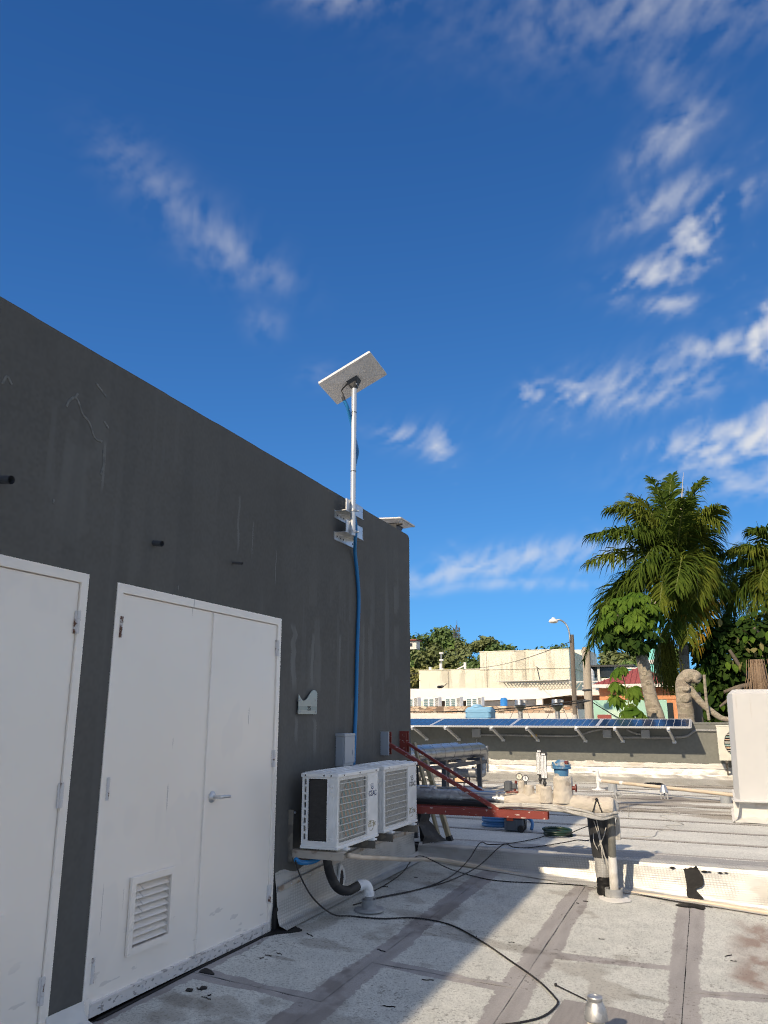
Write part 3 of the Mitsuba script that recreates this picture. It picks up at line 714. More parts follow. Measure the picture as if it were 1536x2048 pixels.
part(bxk, 'latch', bx(WX + .094, WX + .100, 6.665, 6.70, 1.17, 1.21, .002), 'box_grey')
red = thing('red_wall_bracket', 'red painted steel cantilever frame of beams and braces carrying the pipes', 'bracket')
for y, lab in ((7.62, None), (8.12, None)):
    part(red, 'wall_plate', cat(bx(WX, WX + .008, y - .045, y + .045, 1.13, 1.345), bx(WX + .008, WX + .075, y - .045, y - .037, 1.13, 1.345), bx(WX + .008, WX + .075, y + .037, y + .045, 1.13, 1.345)), 'red_steel')
    part(red, 'beam', cat(flat(sbox(y - .036, .595, y + .036, .660).difference(sbox(y - .031, .600, y + .031, .655)), -WX - (1.50 if y < 8 else 1.95), [[0, 1, 0], [0, 0, 1], [1, 0, 0]], (WX, 0, 0))), 'red_steel')
    part(red, 'brace', beam((WX + .04, y, 1.24), (-1.96 if y < 8 else -2.05, y, .655), .036 if y < 8 else .028, .036 if y < 8 else .028), 'red_steel')
part(red, 'cover_plate', bx(WX - .0, WX + .085, 7.555, 7.573, 1.125, 1.35), 'box_grey')

# ---------------------------------------------------------------- condensers


mat('ac_grille_bar', (0.64, 0.63, 0.59), 0.5)


def swoosh(s):
    ms = []
    for r0, r1, a0, a1, cx, cy in ((.50, .30, 150, 380, 0, 0), (.95, .62, 175, 330, .05, -.02), (.16, .0, 0, 360, 0, .02)):
        t = np.radians(np.linspace(a0, a1, 26))
        w = np.sin(np.linspace(0, math.pi, 26)) * .5 + .12
        mid, half = (r0 + r1) / 2, (r0 - r1) / 2
        out = [(cx + (mid + half * ww) * math.cos(x), cy + (mid + half * ww) * math.sin(x)) for x, ww in zip(t, w)]
        inn = [(cx + (mid - half * ww) * math.cos(x), cy + (mid - half * ww) * math.sin(x)) for x, ww in zip(t, w)]
        ms.append(Polygon(out + inn[::-1]).buffer(0))
    return shapely.affinity.scale(shapely.union_all(ms), s, s, origin=(0, 0))


def condenser(label, y0, W, moire, logo_col, x0=-3.0, z0=.535, D=.30, H=.545):
    t = thing('air_condenser', label, 'air conditioner', None)
    y1, x1, z1 = y0 + W, x0 + D, z0 + H
    # end plate facing the camera with its coil opening and a column of slots
    end = sbox(x0, z0 + .02, x1 - .012, z1 - .03)
    end = end.difference(sbox(x0 + .052, z0 + .055, x0 + .212, z1 - .045))
    for i in range(8):
        zc = z0 + .065 + i * .056
        end = end.difference(sbox(x0 + .018, zc, x0 + .036, zc + .040).buffer(-.004).buffer(.004))
    part(t, 'end_panel', flat(end, .012, ON_BACK, (0, y0 + .012, 0)), 'ac_white')
    fins = [bx(x0 + .046, x0 + .218, y0 + .018, y0 + .022, z, z + .004) for z in np.arange(z0 + .05, z1 - .04, .0125)]
    part(t, 'coil', cat(bx(x0 + .042, x0 + .222, y0 + .024, y0 + .04, z0 + .03, z1 - .03), fins), 'coil_dark')
    part(t, 'end_recess', cat(bx(x0 + .228, x0 + .270, y0 - .003, y0 + .001, z0 + .06, z1 - .17, .002), *[lathe([(0, .005), (.010, .005), (.012, 0)], 10, (x0 + .248, y0 + .0, z), (0, -1, 0)) for z in (z1 - .10, z1 - .135)], lathe([(0, .006), (.011, .005), (.013, 0)], 10, (x0 + .248, y0, z0 + .075), (0, -1, 0))), 'ac_white')
    part(t, 'inside', bx(x0 + .01, x1 - .03, y0 + .045, y1 - .02, z0 + .03, z1 - .03), 'black')
    part(t, 'back_panel', cat(bx(x0, x0 + .008, y0 + .012, y1, z0 + .02, z1 - .03), bx(x0 + .008, x1 - .012, y1 - .012, y1, z0 + .02, z1 - .03)), 'ac_white')
    # front with the grille opening
    gy0, gy1, gz0, gz1 = y0 + .035, y0 + W * .70, z0 + .045, z1 - .055
    front = sbox(y0, z0 + .012, y1, z1 - .028).difference(sbox(gy0, gz0, gy1, gz1).buffer(-.02).buffer(.02))
    part(t, 'front_panel', flat(front, .014, ON_WALL, (x1 - .014, 0, 0)), 'ac_white')
    part(t, 'logo_panel', bx(x1, x1 + .004, gy1 + .012, y1 - .012, z0 + .04, z1 - .05, .001), 'ac_white')
    part(t, 'base_pan', bx(x0 - .008, x1 + .008, y0 - .006, y1 + .006, z0, z0 + .022, .004), 'ac_white')
    lid = [bx(x0 - .010, x1 + .010, y0 - .010, y1 + .010, z1 - .034, z1 - .004, .005), bx(x0 + .01, x1 - .02, y0 + .02, y1 - .03, z1 - .006, z1 + .002, .003)]
    lid += [bx(x0 + .04 + .075 * i, x0 + .075 + .075 * i, y0 + .05, y1 - .05, z1 + .001, z1 + .008, .003) for i in range(3)]
    lk = part(t, 'lid', cat(lid), 'ac_white')
    for y in (y0 + .10, (y0 + y1) / 2, y1 - .06):
        part(lk, 'screw', lathe([(0, .005), (.005, .004), (.007, 0)], 8, (x1 + .010, y, z1 - .020), (1, 0, 0)), 'charcoal')
    for x in (x0 + .03, x0 + .19, x0 + .25):
        part(lk, 'screw', lathe([(0, .005), (.005, .004), (.007, 0)], 8, (x, y0 - .010, z1 - .020), (0, -1, 0)), 'charcoal')
    # fan guard
    bars = []
    n = 9
    for i in range(n):
        z = gz0 + (gz1 - gz0) * (i + .5) / n
        bars.append(bx(x1 - .008, x1 + .003, gy0 - .004, gy1 + .004, z - .0022, z + .0022))
    fine = [bx(x1 - .010, x1 - .008, y, y + (.0016 if moire else .0028), gz0, gz1) for y in np.arange(gy0, gy1, .0135 if moire else .0105)]
    part(t, 'grille_bars', cat(bars), 'ac_grille_bar')
    part(t, 'grille_mesh', cat(fine, flat(sbox(gy0 - .008, gz0 - .008, gy1 + .008, gz1 + .008).buffer(.012).difference(sbox(gy0 + .008, gz0 + .008, gy1 - .008, gz1 - .008).buffer(.008)), .006, ON_WALL, (x1 - .006, 0, 0))), 'ac_grille')
    cy, cz, R = (gy0 + gy1) / 2, (gz0 + gz1) / 2, min(gy1 - gy0, gz1 - gz0) * .47
    if moire:
        disc = shapely.affinity.scale(shapely.Point(0, 0).buffer(1, 40), R * 1.02, R * 1.02)
        for i in range(-6, 7):
            for key, off, w in (('moire_orange', 0, .030), ('teal', .034, .030)):
                u = i * .068 + off
                strip = Polygon([(u + .20, -.4), (u + .20 + w, -.4), (u - .20 + w, .4), (u - .20, .4)])
                s = strip.intersection(disc)
                if s.area > 1e-4:
                    part(t, 'coil_strip', xf(flat(s, .004, ON_WALL), None, (x1 - .018, cy, cz)), key)  # added coloured strips stand for camera moire, no coil is built here
    if True:
        part(t, 'guard_cloth', bx(x1 - .026, x1 - .022, gy0, gy1, gz0, gz1), 'ac_grille')  # added plate in grille colour, lightens the dark opening behind the mesh
    part(t, 'fan', cat(*[xf(trimesh.creation.box((.006, R * .9, R * .5)), None, (x1 - .05, cy + R * .45 * math.cos(a), cz + R * .45 * math.sin(a))) for a in (0, 2.1, 4.2)], cyl((x1 - .06, cy, cz), (x1 - .035, cy, cz), .05, 16)), 'charcoal')
    # lettering
    yl = gy1 + .034
    part(t, 'emblem', flat(swoosh(.046), .0015, ON_WALL, (x1 + .004, (gy1 + y1) / 2 - .005, z1 - .125)), logo_col)
    tm = meshkit.text_mesh('CIAC', .040, .0015, True)
    w = tm.bounds[1][0] - tm.bounds[0][0]
    k = (y1 - gy1 - .075) / w
    tm.vertices = tm.vertices * [k, 1, 1]
    part(t, 'lettering', xf(tm, ON_WALL, (x1 + .004, gy1 + .034, z1 - .215)), logo_col)
    te = meshkit.text_mesh('ELITE', .027, .0015, True)
    te.vertices = te.vertices * [(y1 - gy1 - .085) / (te.bounds[1][0] - te.bounds[0][0]), 1, 1]
    te.vertices[:, 0] += te.vertices[:, 1] * .25
    ts = meshkit.text_mesh('Super', .016, .0015)
    ts.vertices[:, 0] += ts.vertices[:, 1] * .3
    ring = shapely.affinity.rotate(shapely.affinity.scale(shapely.Point(0, 0).buffer(1, 30).difference(shapely.affinity.translate(shapely.Point(0, 0).buffer(.93, 30), -.06, .05)), .052, .036), 28)
    part(t, 'badge', cat(xf(te, ON_WALL, (x1 + .004, gy1 + .026, z0 + .095)), xf(ts, ON_WALL, (x1 + .004, gy1 + .036, z0 + .128)), flat(ring, .0015, ON_WALL, (x1 + .004, gy1 + .10, z0 + .100))), 'print_gold')
    for y in (y0 + .10, y1 - .16):
        part(t, 'foot', cat(bx(x0 - .01, x1 + .035, y, y + .07, z0 - .014, z0 - .001, .003), cyl((x1 + .018, y + .035, z0 - .02), (x1 + .018, y + .035, z0 + .008), .010, 8)), 'ac_white')
    return t


condenser('nearer white air condenser with moire colour stripes behind its front grille, by the door', 5.69, .785, True, 'print_blue')
condenser('farther white air condenser with plain grey grille, behind the first unit', 6.645, .825, False, 'print_dark', x0=-3.015)
for i, (y, lab) in enumerate(((5.735, 'brown steel bracket with a tall upright, under the near end of the first condenser'), (6.345, 'steel bracket arm under the far end of the first condenser'), (6.73, 'steel bracket arm under the near end of the second condenser'), (7.35, 'steel bracket arm under the far end of the second condenser'))):
    k = thing('wall_bracket', lab, 'bracket')
    part(k, 'upright', cat(bx(WX, WX + .006, y - .03, y + .03, .43, .80), bx(WX + .006, WX + .04, y - .03, y - .024, .43, .80)), 'bracket_brown')
    part(k, 'arm', cat(bx(WX + .006, -2.655, y - .026, y - .020, .462, .518), bx(WX + .006, -2.655, y - .020, y + .026, .512, .518)), 'bar_tan' if i == 0 else 'bracket_brown')
    part(k, 'bolt', cat(*[lathe([(0, .008), (.009, .007), (.010, 0)], 8, (WX + .04, y - .005, z), (1, 0, 0)) for z in (.455, .78)]), 'galv_dull')
# plank under the condensers along the flashing
hs = thing('blue_hose_end', 'short blue hose poking out beneath the nearer condenser', 'hose')
part(hs, 'tube', tube(spline([(-3.04, 6.15, .43), (-2.98, 5.98, .425), (-2.965, 5.80, .425), (-2.97, 5.64, .445), (-2.975, 5.57, .475)], 6), .018, 10), 'blue_tube', True)
ins = thing('insulated_drain', 'black foam insulated pipe with white elbow entering a grey roof drain', 'pipe')
part(ins, 'insulation', tube(spline([(-2.93, 5.97, .54), (-2.91, 5.965, .42), (-2.895, 5.99, .31), (-2.87, 6.07, .205), (-2.83, 6.17, .165), (-2.79, 6.28, .183)], 7), .036, 14), 'rubber', True)
eb = spline([(-2.785, 6.30, .186), (-2.765, 6.325, .190), (-2.745, 6.345, .182), (-2.733, 6.358, .162), (-2.728, 6.363, .135), (-2.727, 6.364, .102)], 6)
part(ins, 'elbow', cat(tube(eb, .037, 18), cyl((-2.795, 6.29, .183), (-2.772, 6.317, .188), .043, 18), cyl((-2.727, 6.364, .100), (-2.727, 6.364, .132), .043, 18)), 'pvc_white', 40)
part(ins, 'neck', cyl((-2.727, 6.364, -.02), (-2.727, 6.364, .104), .035, 18), 'pvc_grey', 40)
part(ins, 'drain_cup', cat(lathe([(.057, .0), (.060, .092), (.053, .092), (.052, .04)], 26, (-2.727, 6.364, -.017)), lathe([(.122, .012), (.118, .026), (.07, .030), (.056, .034)], 26, (-2.727, 6.364, -.017))), 'pvc_grey', 30, label='grey roof drain cup ringed with sealant')
pv = thing('cream_pipe', 'long cream plastic pipe lying along the foot of the foil step', 'pipe')
pp = spline([(-2.69, 5.87, .475), (-2.74, 6.3, .395), (-2.80, 6.9, .295), (-2.88, 7.6, .175), (-2.93, 8.05, .105), (-2.78, 8.36, .062), (-2.45, 8.44, .01), (-2.0, 8.425, -.035), (-1.5, 8.39, -.075), (-1.15, 8.365, -.10), (-.65, 8.33, -.115), (-.3, 8.31, -.13), (.3, 8.26, -.165), (1.2, 8.2, -.22), (2.5, 8.1, -.31)], 8)
part(pv, 'tube', tube(pp, .0195, 14), 'pvc_cream', True)
part(pv, 'coupling', cat(*[tube([pp[i], pp[i] + (pp[i + 1] - pp[i]) / np.linalg.norm(pp[i + 1] - pp[i]) * .05], .0235, 14) for i in (36, 96)]), 'pvc_cream', 40)


def onroof(pts, r, dz=0.0095):
    return [(x, y, zr(x, y) + dz + r) if len(p) == 2 else p for p in pts for x, y in [p[:2]]]


def cable(label, pts, r=.0052, m='rubber'):
    k = thing('cable', label, 'cable')
    part(k, 'cord', tube(spline(onroof(pts, r), 8), r, 7), m, True)


cable('long dark cable hanging from the condenser and curving across the pale roof to the front', [(-2.975, 5.565, .47), (-2.95, 5.60, .36), (-2.90, 5.72, .19), (-2.84, 5.93, .045), (-2.77, 6.12), (-2.55, 6.19), (-2.335, 6.36), (-2.05, 6.35), (-1.74, 6.10), (-1.45, 5.79), (-1.206, 5.515), (-1.054, 5.28), (-1.02, 5.17), (-1.053, 4.97), (-1.13, 4.83), (-1.25, 4.70), (-1.4, 4.6)], .0058)
cable('black cable sweeping from the drain up over the step to the green hose', [(-2.86, 6.55), (-2.80, 6.75), (-2.66, 7.10), (-2.56, 7.5), (-2.53, 8.0), (-2.47, 8.33, .09), (-2.40, 8.52, ZF + .06), (-2.33, 8.62, ZF + .035), (-2.16, 8.9, ZF + .02), (-1.96, 9.41, ZF + .02), (-1.83, 9.80, ZF + .055), (-1.70, 9.60, ZF + .04), (-1.52, 9.3, .30), (-1.25, 8.6, .45), (-1.12, 8.12, .52)])
cable('second black cable crossing the step towards the foil wrapped pipe', [(-2.89, 6.42), (-2.80, 6.78), (-2.62, 7.22), (-2.48, 7.75), (-2.33, 8.18, .06), (-2.16, 8.50, ZF + .055), (-2.05, 8.57, ZF + .03), (-1.90, 8.72, ZF + .018), (-1.64, 9.15, ZF + .022), (-1.50, 9.1, ZF + .06), (-1.30, 8.6, .30), (-1.13, 8.16, .44)])
cable('black cable looped off the cream pipe and running along the foot of the step', [(-2.93, 6.9), (-2.93, 7.25), (-2.95, 7.7, .04), (-2.94, 7.95, .12), (-2.90, 8.08, .135), (-2.80, 8.15, .09), (-2.60, 8.10, .03), (-2.3, 8.04), (-2.05, 8.03), (-1.65, 8.22), (-1.30, 8.36), (-1.12, 8.30), (-1.0, 8.34), (-.55, 8.27), (-.2, 8.24)], .0048)
cable('thin looping grey cable on the far roof right of the pipe end', [(-1.02, 10.02, ZF + .01), (-.80, 10.05, ZF + .01), (-.78, 10.55, ZF + .01), (-.60, 10.7, ZF + .01), (-.72, 11.1, ZF + .01), (-.52, 11.3, ZF + .01), (-.78, 11.9, ZF + .01), (-.85, 12.2, ZF + .01), (-.62, 12.4, ZF + .01), (-.74, 12.75, ZF + .01), (-1.4, 12.6, ZF + .01), (-1.25, 11.9, ZF + .01), (-1.2, 11.6, ZF + .2)], .0042, 'wire_grey')
st = thing('black_rod', 'thin black cable tie lying beside the silver vent cap', 'rod')
part(st, 'strip', cat(tube([(-1.085, 5.483, zr(-1.085, 5.483) + .016), (-.88, 5.34, zr(-.88, 5.34) + .014)], .0042, 6), trimesh.creation.icosphere(2, .010).apply_translation((-1.085, 5.483, zr(-1.085, 5.483) + .018))), 'rubber')
vt = thing('vent_cap', 'dull silver metal plumbing vent with a flared cap at the front', 'vent')
V0 = np.array([-.745, 4.80, 0.0])
zb = zr(-.745, 4.8) + .012
part(vt, 'stack', lathe([(.062, zb - .01), (.050, zb + .012), (.046, zb + .03), (.045, zb + .115)], 24, V0), 'coating', 40)
part(vt, 'cap', lathe([(.044, zb + .10), (.060, zb + .095), (.062, zb + .100), (.056, zb + .145), (.042, zb + .178), (.037, zb + .183), (.039, zb + .188), (.041, zb + .200), (.038, zb + .205), (.024, zb + .206), (.022, zb + .203), (0, zb + .203)], 28, V0), 'galv_dull', 35)

# ---------------------------------------------------------------- pipe manifold
mf = thing('pipe_manifold', 'horizontal chilled water pipe with cream coated valve stubs on the red bracket', 'pipe')
Y = 7.86
pk = part(mf, 'jacket', cat(cyl((-3.10, Y, .735), (-1.93, Y, .722), .070, 28), *[lathe([(.0705, -.01), (.073, -.008), (.073, .008), (.0705, .01)], 28, (x, Y, .735 - (x + 3.1) * .011), (1, 0, 0)) for x in (-2.62, -2.38, -2.02)]), 'galv_dull', 40)
part(mf, 'bare_section', cat(cyl((-2.36, Y, .727), (-1.99, Y, .723), .0715, 28)), 'jacket', 40)


def lump(m, amp, f=16, it=1):
    for _ in range(it):
        m = m.subdivide()
    m.merge_vertices()
    n = m.vertex_normals
    m.vertices = m.vertices + n * ((meshkit.fbm(m.vertices * f, 3, 5) - .5) * 2 * amp)[:, None]
    return m


def lathes(profile, at, axis=None, sides=24, amp=.004, f=18):
    """A coated, lumpy stub."""
    pr = np.array(fine_rows(profile, 5))
    m = lathe(pr, sides, at, axis)
    n = m.vertex_normals
    m.vertices = m.vertices + n * ((meshkit.fbm(m.vertices * f + 3, 3, 5) - .5) * 2 * amp)[:, None]
    return m


part(mf, 'coated_section', lathes([(.0, 0), (.066, 0), (.077, .02), (.078, .5), (.080, .66), (.079, .98), (.070, 1.005), (.055, 1.012), (0, 1.012)], (-1.955, Y, .722), (1, 0, -.02), 30, .005, 14), 'coating', True)
for x, y, r, z1, am in ((-1.79, Y, .032, .905, .003), (-1.715, Y - .01, .045, .865, .005), (-1.61, Y + .02, .046, .872, .006), (-1.545, Y - .06, .055, .865, .006), (-1.40, Y - .01, .084, .955, .004)):
    part(mf, 'stub', lathes([(r * 1.15, .72), (r * 1.08, .80), (r, .83), (r, z1 - .015), (r * .86, z1), (0, z1 + .001)], (x, y, 0), None, 24, am), 'coating', True)
part(mf, 'valve_box', bx(-1.36, -1.315, Y - .04, Y + .07, .74, .945, .008), 'coating')
vb = part(mf, 'air_valve', lathe([(.058, .95), (.062, .965), (.067, .985), (.068, 1.012), (.064, 1.018), (.090, 1.020), (.093, 1.024), (.093, 1.040), (.088, 1.042), (.088, 1.046), (.093, 1.048), (.093, 1.060), (.060, 1.063), (.058, 1.080), (.045, 1.086), (.03, 1.098), (.0, 1.10)], 24, (-1.405, Y, 0)), 'valve_blue', 35, label='blue painted air valve with chipped flange')
for a in np.arange(6) * math.pi / 3:
    part(vb, 'bolt', cyl((-1.405 + .076 * math.cos(a), Y + .076 * math.sin(a), 1.035), (-1.405 + .076 * math.cos(a), Y + .076 * math.sin(a), 1.078), .009, 6), 'valve_blue')
part(vb, 'cap_block', bx(-1.37, -1.335, Y - .05, Y + .03, 1.064, 1.09, .006), 'valve_red')
hw = part(mf, 'gate_valve', cat(cyl((-1.325, Y, .85), (-1.275, Y, .85), .018, 10), cyl((-1.335, Y, .80), (-1.335, Y, .90), .014, 10), lathe([(.028, -.006), (.036, -.004), (.036, .004), (.028, .006)], 16, (-1.278, Y - .0, .85), (1, 0, 0)), bx(-1.281, -1.275, Y - .03, Y + .03, .845, .855), bx(-1.281, -1.275, Y - .005, Y + .005, .82, .88)), 'valve_red', 40)
for x, z, r in ((-1.805, .940, .030), (-1.745, .925, .029)):
    g = part(mf, 'gauge', cat(lathe([(0, -.022), (r * .8, -.02), (r, -.012), (r, .008), (r * .88, .010), (r * .86, .002)], 24, (x, Y - .02, z), (.12, -1, 0)), cyl((x, Y, .86), (x, Y, z - r * .8), .007, 8)), 'charcoal', 40)
    part(g, 'face', lathe([(0, .003), (r * .87, .003), (r * .87, 0)], 24, (x + .0, Y - .022, z), (.12, -1, 0)), 'gauge_face' if x < -1.78 else 'scale_white')
    part(g, 'needle', bx(x - .002, x + .002, Y - .031, Y - .029, z - .006, z + r * .6), 'print_dark')
part(mf, 'actuator', cat(bx(-1.955, -1.885, Y - .035, Y + .045, .795, .895, .012), bx(-1.885, -1.835, Y - .02, Y + .02, .825, .875, .006)), 'tool_grey')
part(mf, 'ball_valve', cat(cyl((-1.93, Y - .03, .795), (-1.82, Y - .03, .80), .013, 10), cyl((-1.86, Y, .80), (-1.84, Y, .90), .012, 8)), 'valve_red')
part(mf, 'lever', cat(beam((-2.03, Y - .06, .795), (-1.90, Y - .05, .815), .012, .005), beam((-1.97, Y - .08, .775), (-1.84, Y - .07, .80), .012, .005)), 'bracket_brown')
for x, y, z0, z1 in ((-1.605, Y - .01, .955, 1.192), (-1.553, Y - .07, .925, 1.168)):
    fm = part(mf, 'flow_meter', bx(x - .029, x + .029, y - .008, y + .004, z0, z1, .004), 'charcoal')
    for s in (-1, 1):
        part(fm, 'scale', bx(x + s * .0135 - .0115, x + s * .0135 + .0115, y - .0105, y - .008, z0 + .012, z1 - .03), 'scale_white')
    part(fm, 'end_label', bx(x - .017, x + .017, y - .0105, y - .008, z1 - .024, z1 - .010), 'scale_white')
    ticks = [bx(x + s * .013 - .006, x + s * .013 - .006 + (.008 if i % 3 else .011), y - .0112, y - .0105, zz, zz + .0018) for s in (-1, 1) for i, zz in enumerate(np.arange(z0 + .02, z1 - .035, .011))]
    part(fm, 'ticks', cat(ticks), 'print_dark')
    part(fm, 'stem', cat(cyl((x, y, z0 - .075), (x, y, z0), .011, 10), trimesh.creation.icosphere(2, .019).apply_translation((x, y, z0 - .035))), 'charcoal')
part(mf, 'label_tape', tube([(-1.62, Y - .079, .692), (-1.30, Y - .079, .686)], .012, 6), 'wire_grey', label='grey tape strip with a faded red mark')
part(mf, 'strap', cat(tube(spline([(-1.135, Y - .080, .64), (-1.11, Y - .084, .70), (-1.085, Y - .07, .762), (-1.06, Y - .084, .70), (-1.045, Y - .08, .655)], 5), .006, 6), trimesh.creation.icosphere(2, .014).apply_translation((-1.087, Y - .072, .763))), 'rubber')
fo = thing('foil_pipe_stack', 'foil and black wrapped riser pipes dropping into a grey sleeve at the step', 'pipe')
part(fo, 'wrapped_riser', lathes([(.118, .64), (.112, .50), (.098, .36), (.083, .22)], (-1.125, 8.16, 0), None, 20, .004), 'charcoal', True, label='black plastic wrapped upper riser')
part(fo, 'foil_riser', lathes([(.080, .222), (.076, .12), (.068, .02), (.062, -.10)], (-1.115, 8.15, 0), None, 20, .008), 'foil', True)
part(fo, 'tar_rag', lathes([(.066, .06), (.070, .03), (.066, -.02), (.072, -.06), (.068, -.10)], (-1.11, 8.135, 0), None, 20, .018, 30), 'tar', True)
part(fo, 'conduit', cyl((-.995, 8.0, .60), (-1.01, 8.02, .25), .034, 18), 'conduit_dark', 40)
part(fo, 'coated_conduit', lathes([(.036, .255), (.038, .20), (.039, .05), (.040, -.09)], (-1.012, 8.025, 0), None, 18, .004, 22), 'white_paint_old', True)
part(fo, 'sleeve', lathe([(.080, -.115), (.078, -.02), (.070, -.02), (.070, -.05), (.0, -.05)], 26, (-1.02, 8.035, 0)), 'pvc_grey', 35)
part(fo, 'sealant', lathes([(.16, -.112), (.13, -.098), (.085, -.09)], (-1.03, 8.04, 0), None, 26, .008, 12), 'white_paint_old', True)
part(fo, 'elbow', lathes([(.0, 0), (.06, 0), (.072, .05), (.074, .16), (.07, .24), (.062, .30)], (-.965, 7.87, .70), (-.18, .55, -.06), 22, .008), 'foil', True, label='crumpled foil elbow behind the pipe end')
for i in range(14):
    a = rng.uniform(0, 6.28, 2)
    p0 = np.array([-.95 - .05 * rng.random() + .03, 7.92 + .16 * rng.random(), .755 + .02 * rng.random()])
    d = np.array([math.cos(a[0]) * .04, .03 * math.sin(a[0]), .02 + .05 * rng.random()])
    part(fo, 'foil_shred', trimesh.Trimesh([p0, p0 + d, p0 + d + [.014, .006, -.008], p0 + [.012, -.004, .004]], [[0, 1, 2], [0, 2, 3]], process=False), 'foil')
for i, (a, b) in enumerate((((-1.16, 8.04, .55), (-1.05, 8.03, .10)), ((-1.13, 8.03, .46), (-1.04, 8.02, .16)), ((-1.05, 8.02, .50), (-1.13, 8.03, .33)), ((-1.17, 8.03, .44), (-1.14, 8.03, .30)), ((-1.14, 8.035, .60), (-1.10, 8.03, .20)))):
    part(fo, 'tie_wire', tube(spline([a, (np.array(a) + b) / 2 + [.012 * (-1) ** i, -.02, 0], b], 6), .0045, 6), 'wire_grey', True)
wb = thing('wire_bundle', 'sagging bundle of dusty grey wires strapped beneath the coated pipe', 'cable bundle')
for i in range(13):
    o = rng.normal(0, .012, (6, 3)) * [1, 1, .9]
    c = np.array([(-2.06, 7.66, .685), (-1.75, 7.63, .70), (-1.45, 7.62, .692), (-1.22, 7.66, .655), (-1.04, 7.74, .628), (-.93 + .02 * rng.random(), 7.84, .640)]) + o + [0, -.015 + .03 * rng.random(), -.02 + .04 * rng.random()]
    part(wb, 'wire', tube(spline(c, 6), .0105, 7), 'wire_grey', True)
for i in range(3):
    part(wb, 'wire', tube(spline([(-.95, 7.82, .63), (-.93, 7.95, .60), (-.955 + .012 * i, 8.0, .52), (-.96 + .014 * i, 8.01, .40)], 6), .012, 7), 'wire_grey', True)
part(mf, 'black_insulation', tube(spline([(-3.1, 7.74, .692), (-2.6, 7.74, .69), (-2.2, 7.735, .688), (-2.0, 7.73, .680)], 5), .027, 10), 'rubber', True)
# two more jackets behind the manifold, by the building's corner
for lab, p0, p1, r in (('short metal jacketed pipe end with a white band behind the condensers', (-3.10, 8.34, .735), (-2.80, 8.30, .735), .056), ('metal jacketed pipe elbow behind the red brace', (-2.74, 8.25, .69), (-2.40, 8.62, .72), .056)):
    k = thing('jacketed_pipe', lab, 'pipe')
    d = (np.array(p1) - p0) / np.linalg.norm(np.array(p1) - p0)
    part(k, 'jacket', lathes([(r, 0), (r, np.linalg.norm(np.array(p1) - p0) - .03), (r * .9, np.linalg.norm(np.array(p1) - p0)), (0, np.linalg.norm(np.array(p1) - p0) + .002)], p0, d, 24, .003), 'jacket', True)
    part(k, 'band', cat(*[lathe([(r + .002, -.012), (r + .005, -.01), (r + .005, .01), (r + .002, .012)], 24, np.array(p0) + d * s, d) for s in (.12, .27)]), 'white_paint_old')
k = thing('metal_tray', 'flat grey metal cable tray lying behind the jacketed pipes', 'tray')
part(k, 'tray', cat(bx(-3.3, -2.55, 8.90, 9.06, .66, .668), bx(-3.3, -2.55, 8.896, 8.90, .66, .72), bx(-3.3, -2.55, 9.06, 9.064, .66, .72)), 'galv_dull')
part(k, 'post', bx(-3.29, -3.25, 8.96, 9.0, ZF, .66), 'dark_steel')

# ---------------------------------------------------------------- things lying on the far roof
ld = thing('step_ladder', 'tan step ladder with black feet leaning behind the building corner', 'ladder')
for i, (a, b) in enumerate((((-2.975, 8.90, ZF + .03), (-3.30, 9.02, 1.20)), ((-2.862, 8.92, ZF + .03), (-3.19, 9.10, 1.0)))):
    part(ld, 'rail', beam(a, b, .030 if i == 0 else .05, .062, up=(0, 1, .1), b=.004), 'ladder_tan')
    part(ld, 'foot', beam(np.array(a) - np.array([-.012, 0, .035]), np.array(a) + np.array([-.006, 0, .02]), .04 if i == 0 else .058, .07, up=(0, 1, .1)), 'rubber')
for s in (.62, .86):
    p0 = np.array([-2.975, 8.90, ZF]) * (1 - s) + np.array([-3.30, 9.02, 1.20]) * s
    part(ld, 'rung', beam(p0 + [0, .02, 0], p0 + [.10, .05, -.02], .05, .012), 'ladder_tan')
part(ld, 'rear_rail', beam((-3.11, 8.75, ZF + .01), (-3.28, 8.98, 1.0), .03, .05, up=(1, 0, 0)), 'rubber')
bg = thing('black_bag', 'crumpled black sheet hanging behind the second condenser', 'sheet')
part(bg, 'sheet', loft(8.48, 8.82, 14, lambda y: fine_rows([(-3.02, .52), (-3.06, .38), (-3.0 + .12 * (y - 8.48), .26), (-3.02 + .5 * (y - 8.48), ZF + .02)], 4), 31, .02, 'y'), 'rubber', True)
tc = thing('tool_case', 'dark grey rolling tool case with red latch standing on the shaded roof', 'tool case')
part(tc, 'body', bx(-2.475, -2.245, 9.86, 10.08, ZF + .012, ZF + .145, .012), 'tool_grey')
part(tc, 'lid', bx(-2.482, -2.238, 9.853, 10.087, ZF + .148, ZF + .205, .014), 'tool_grey')
part(tc, 'latch', bx(-2.44, -2.36, 9.842, 9.856, ZF + .125, ZF + .180, .005), 'tool_orange')
part(tc, 'wheel', lathe([(0, -.02), (.034, -.02), (.040, -.012), (.040, .012), (.034, .02), (0, .02)], 20, (-2.272, 9.86, ZF + .04), (0, 1, 0)), 'black', 40)
part(tc, 'rib', cat(*[bx(x, x + .02, 9.85, 9.862, ZF + .015, ZF + .14, .003) for x in (-2.465, -2.335)]), 'tool_grey')
part(tc, 'handle', tube(spline([(-2.25, 9.9, ZF + .21), (-2.232, 9.9, ZF + .10), (-2.232, 9.9, ZF + .03)], 4), .009, 8), 'black')


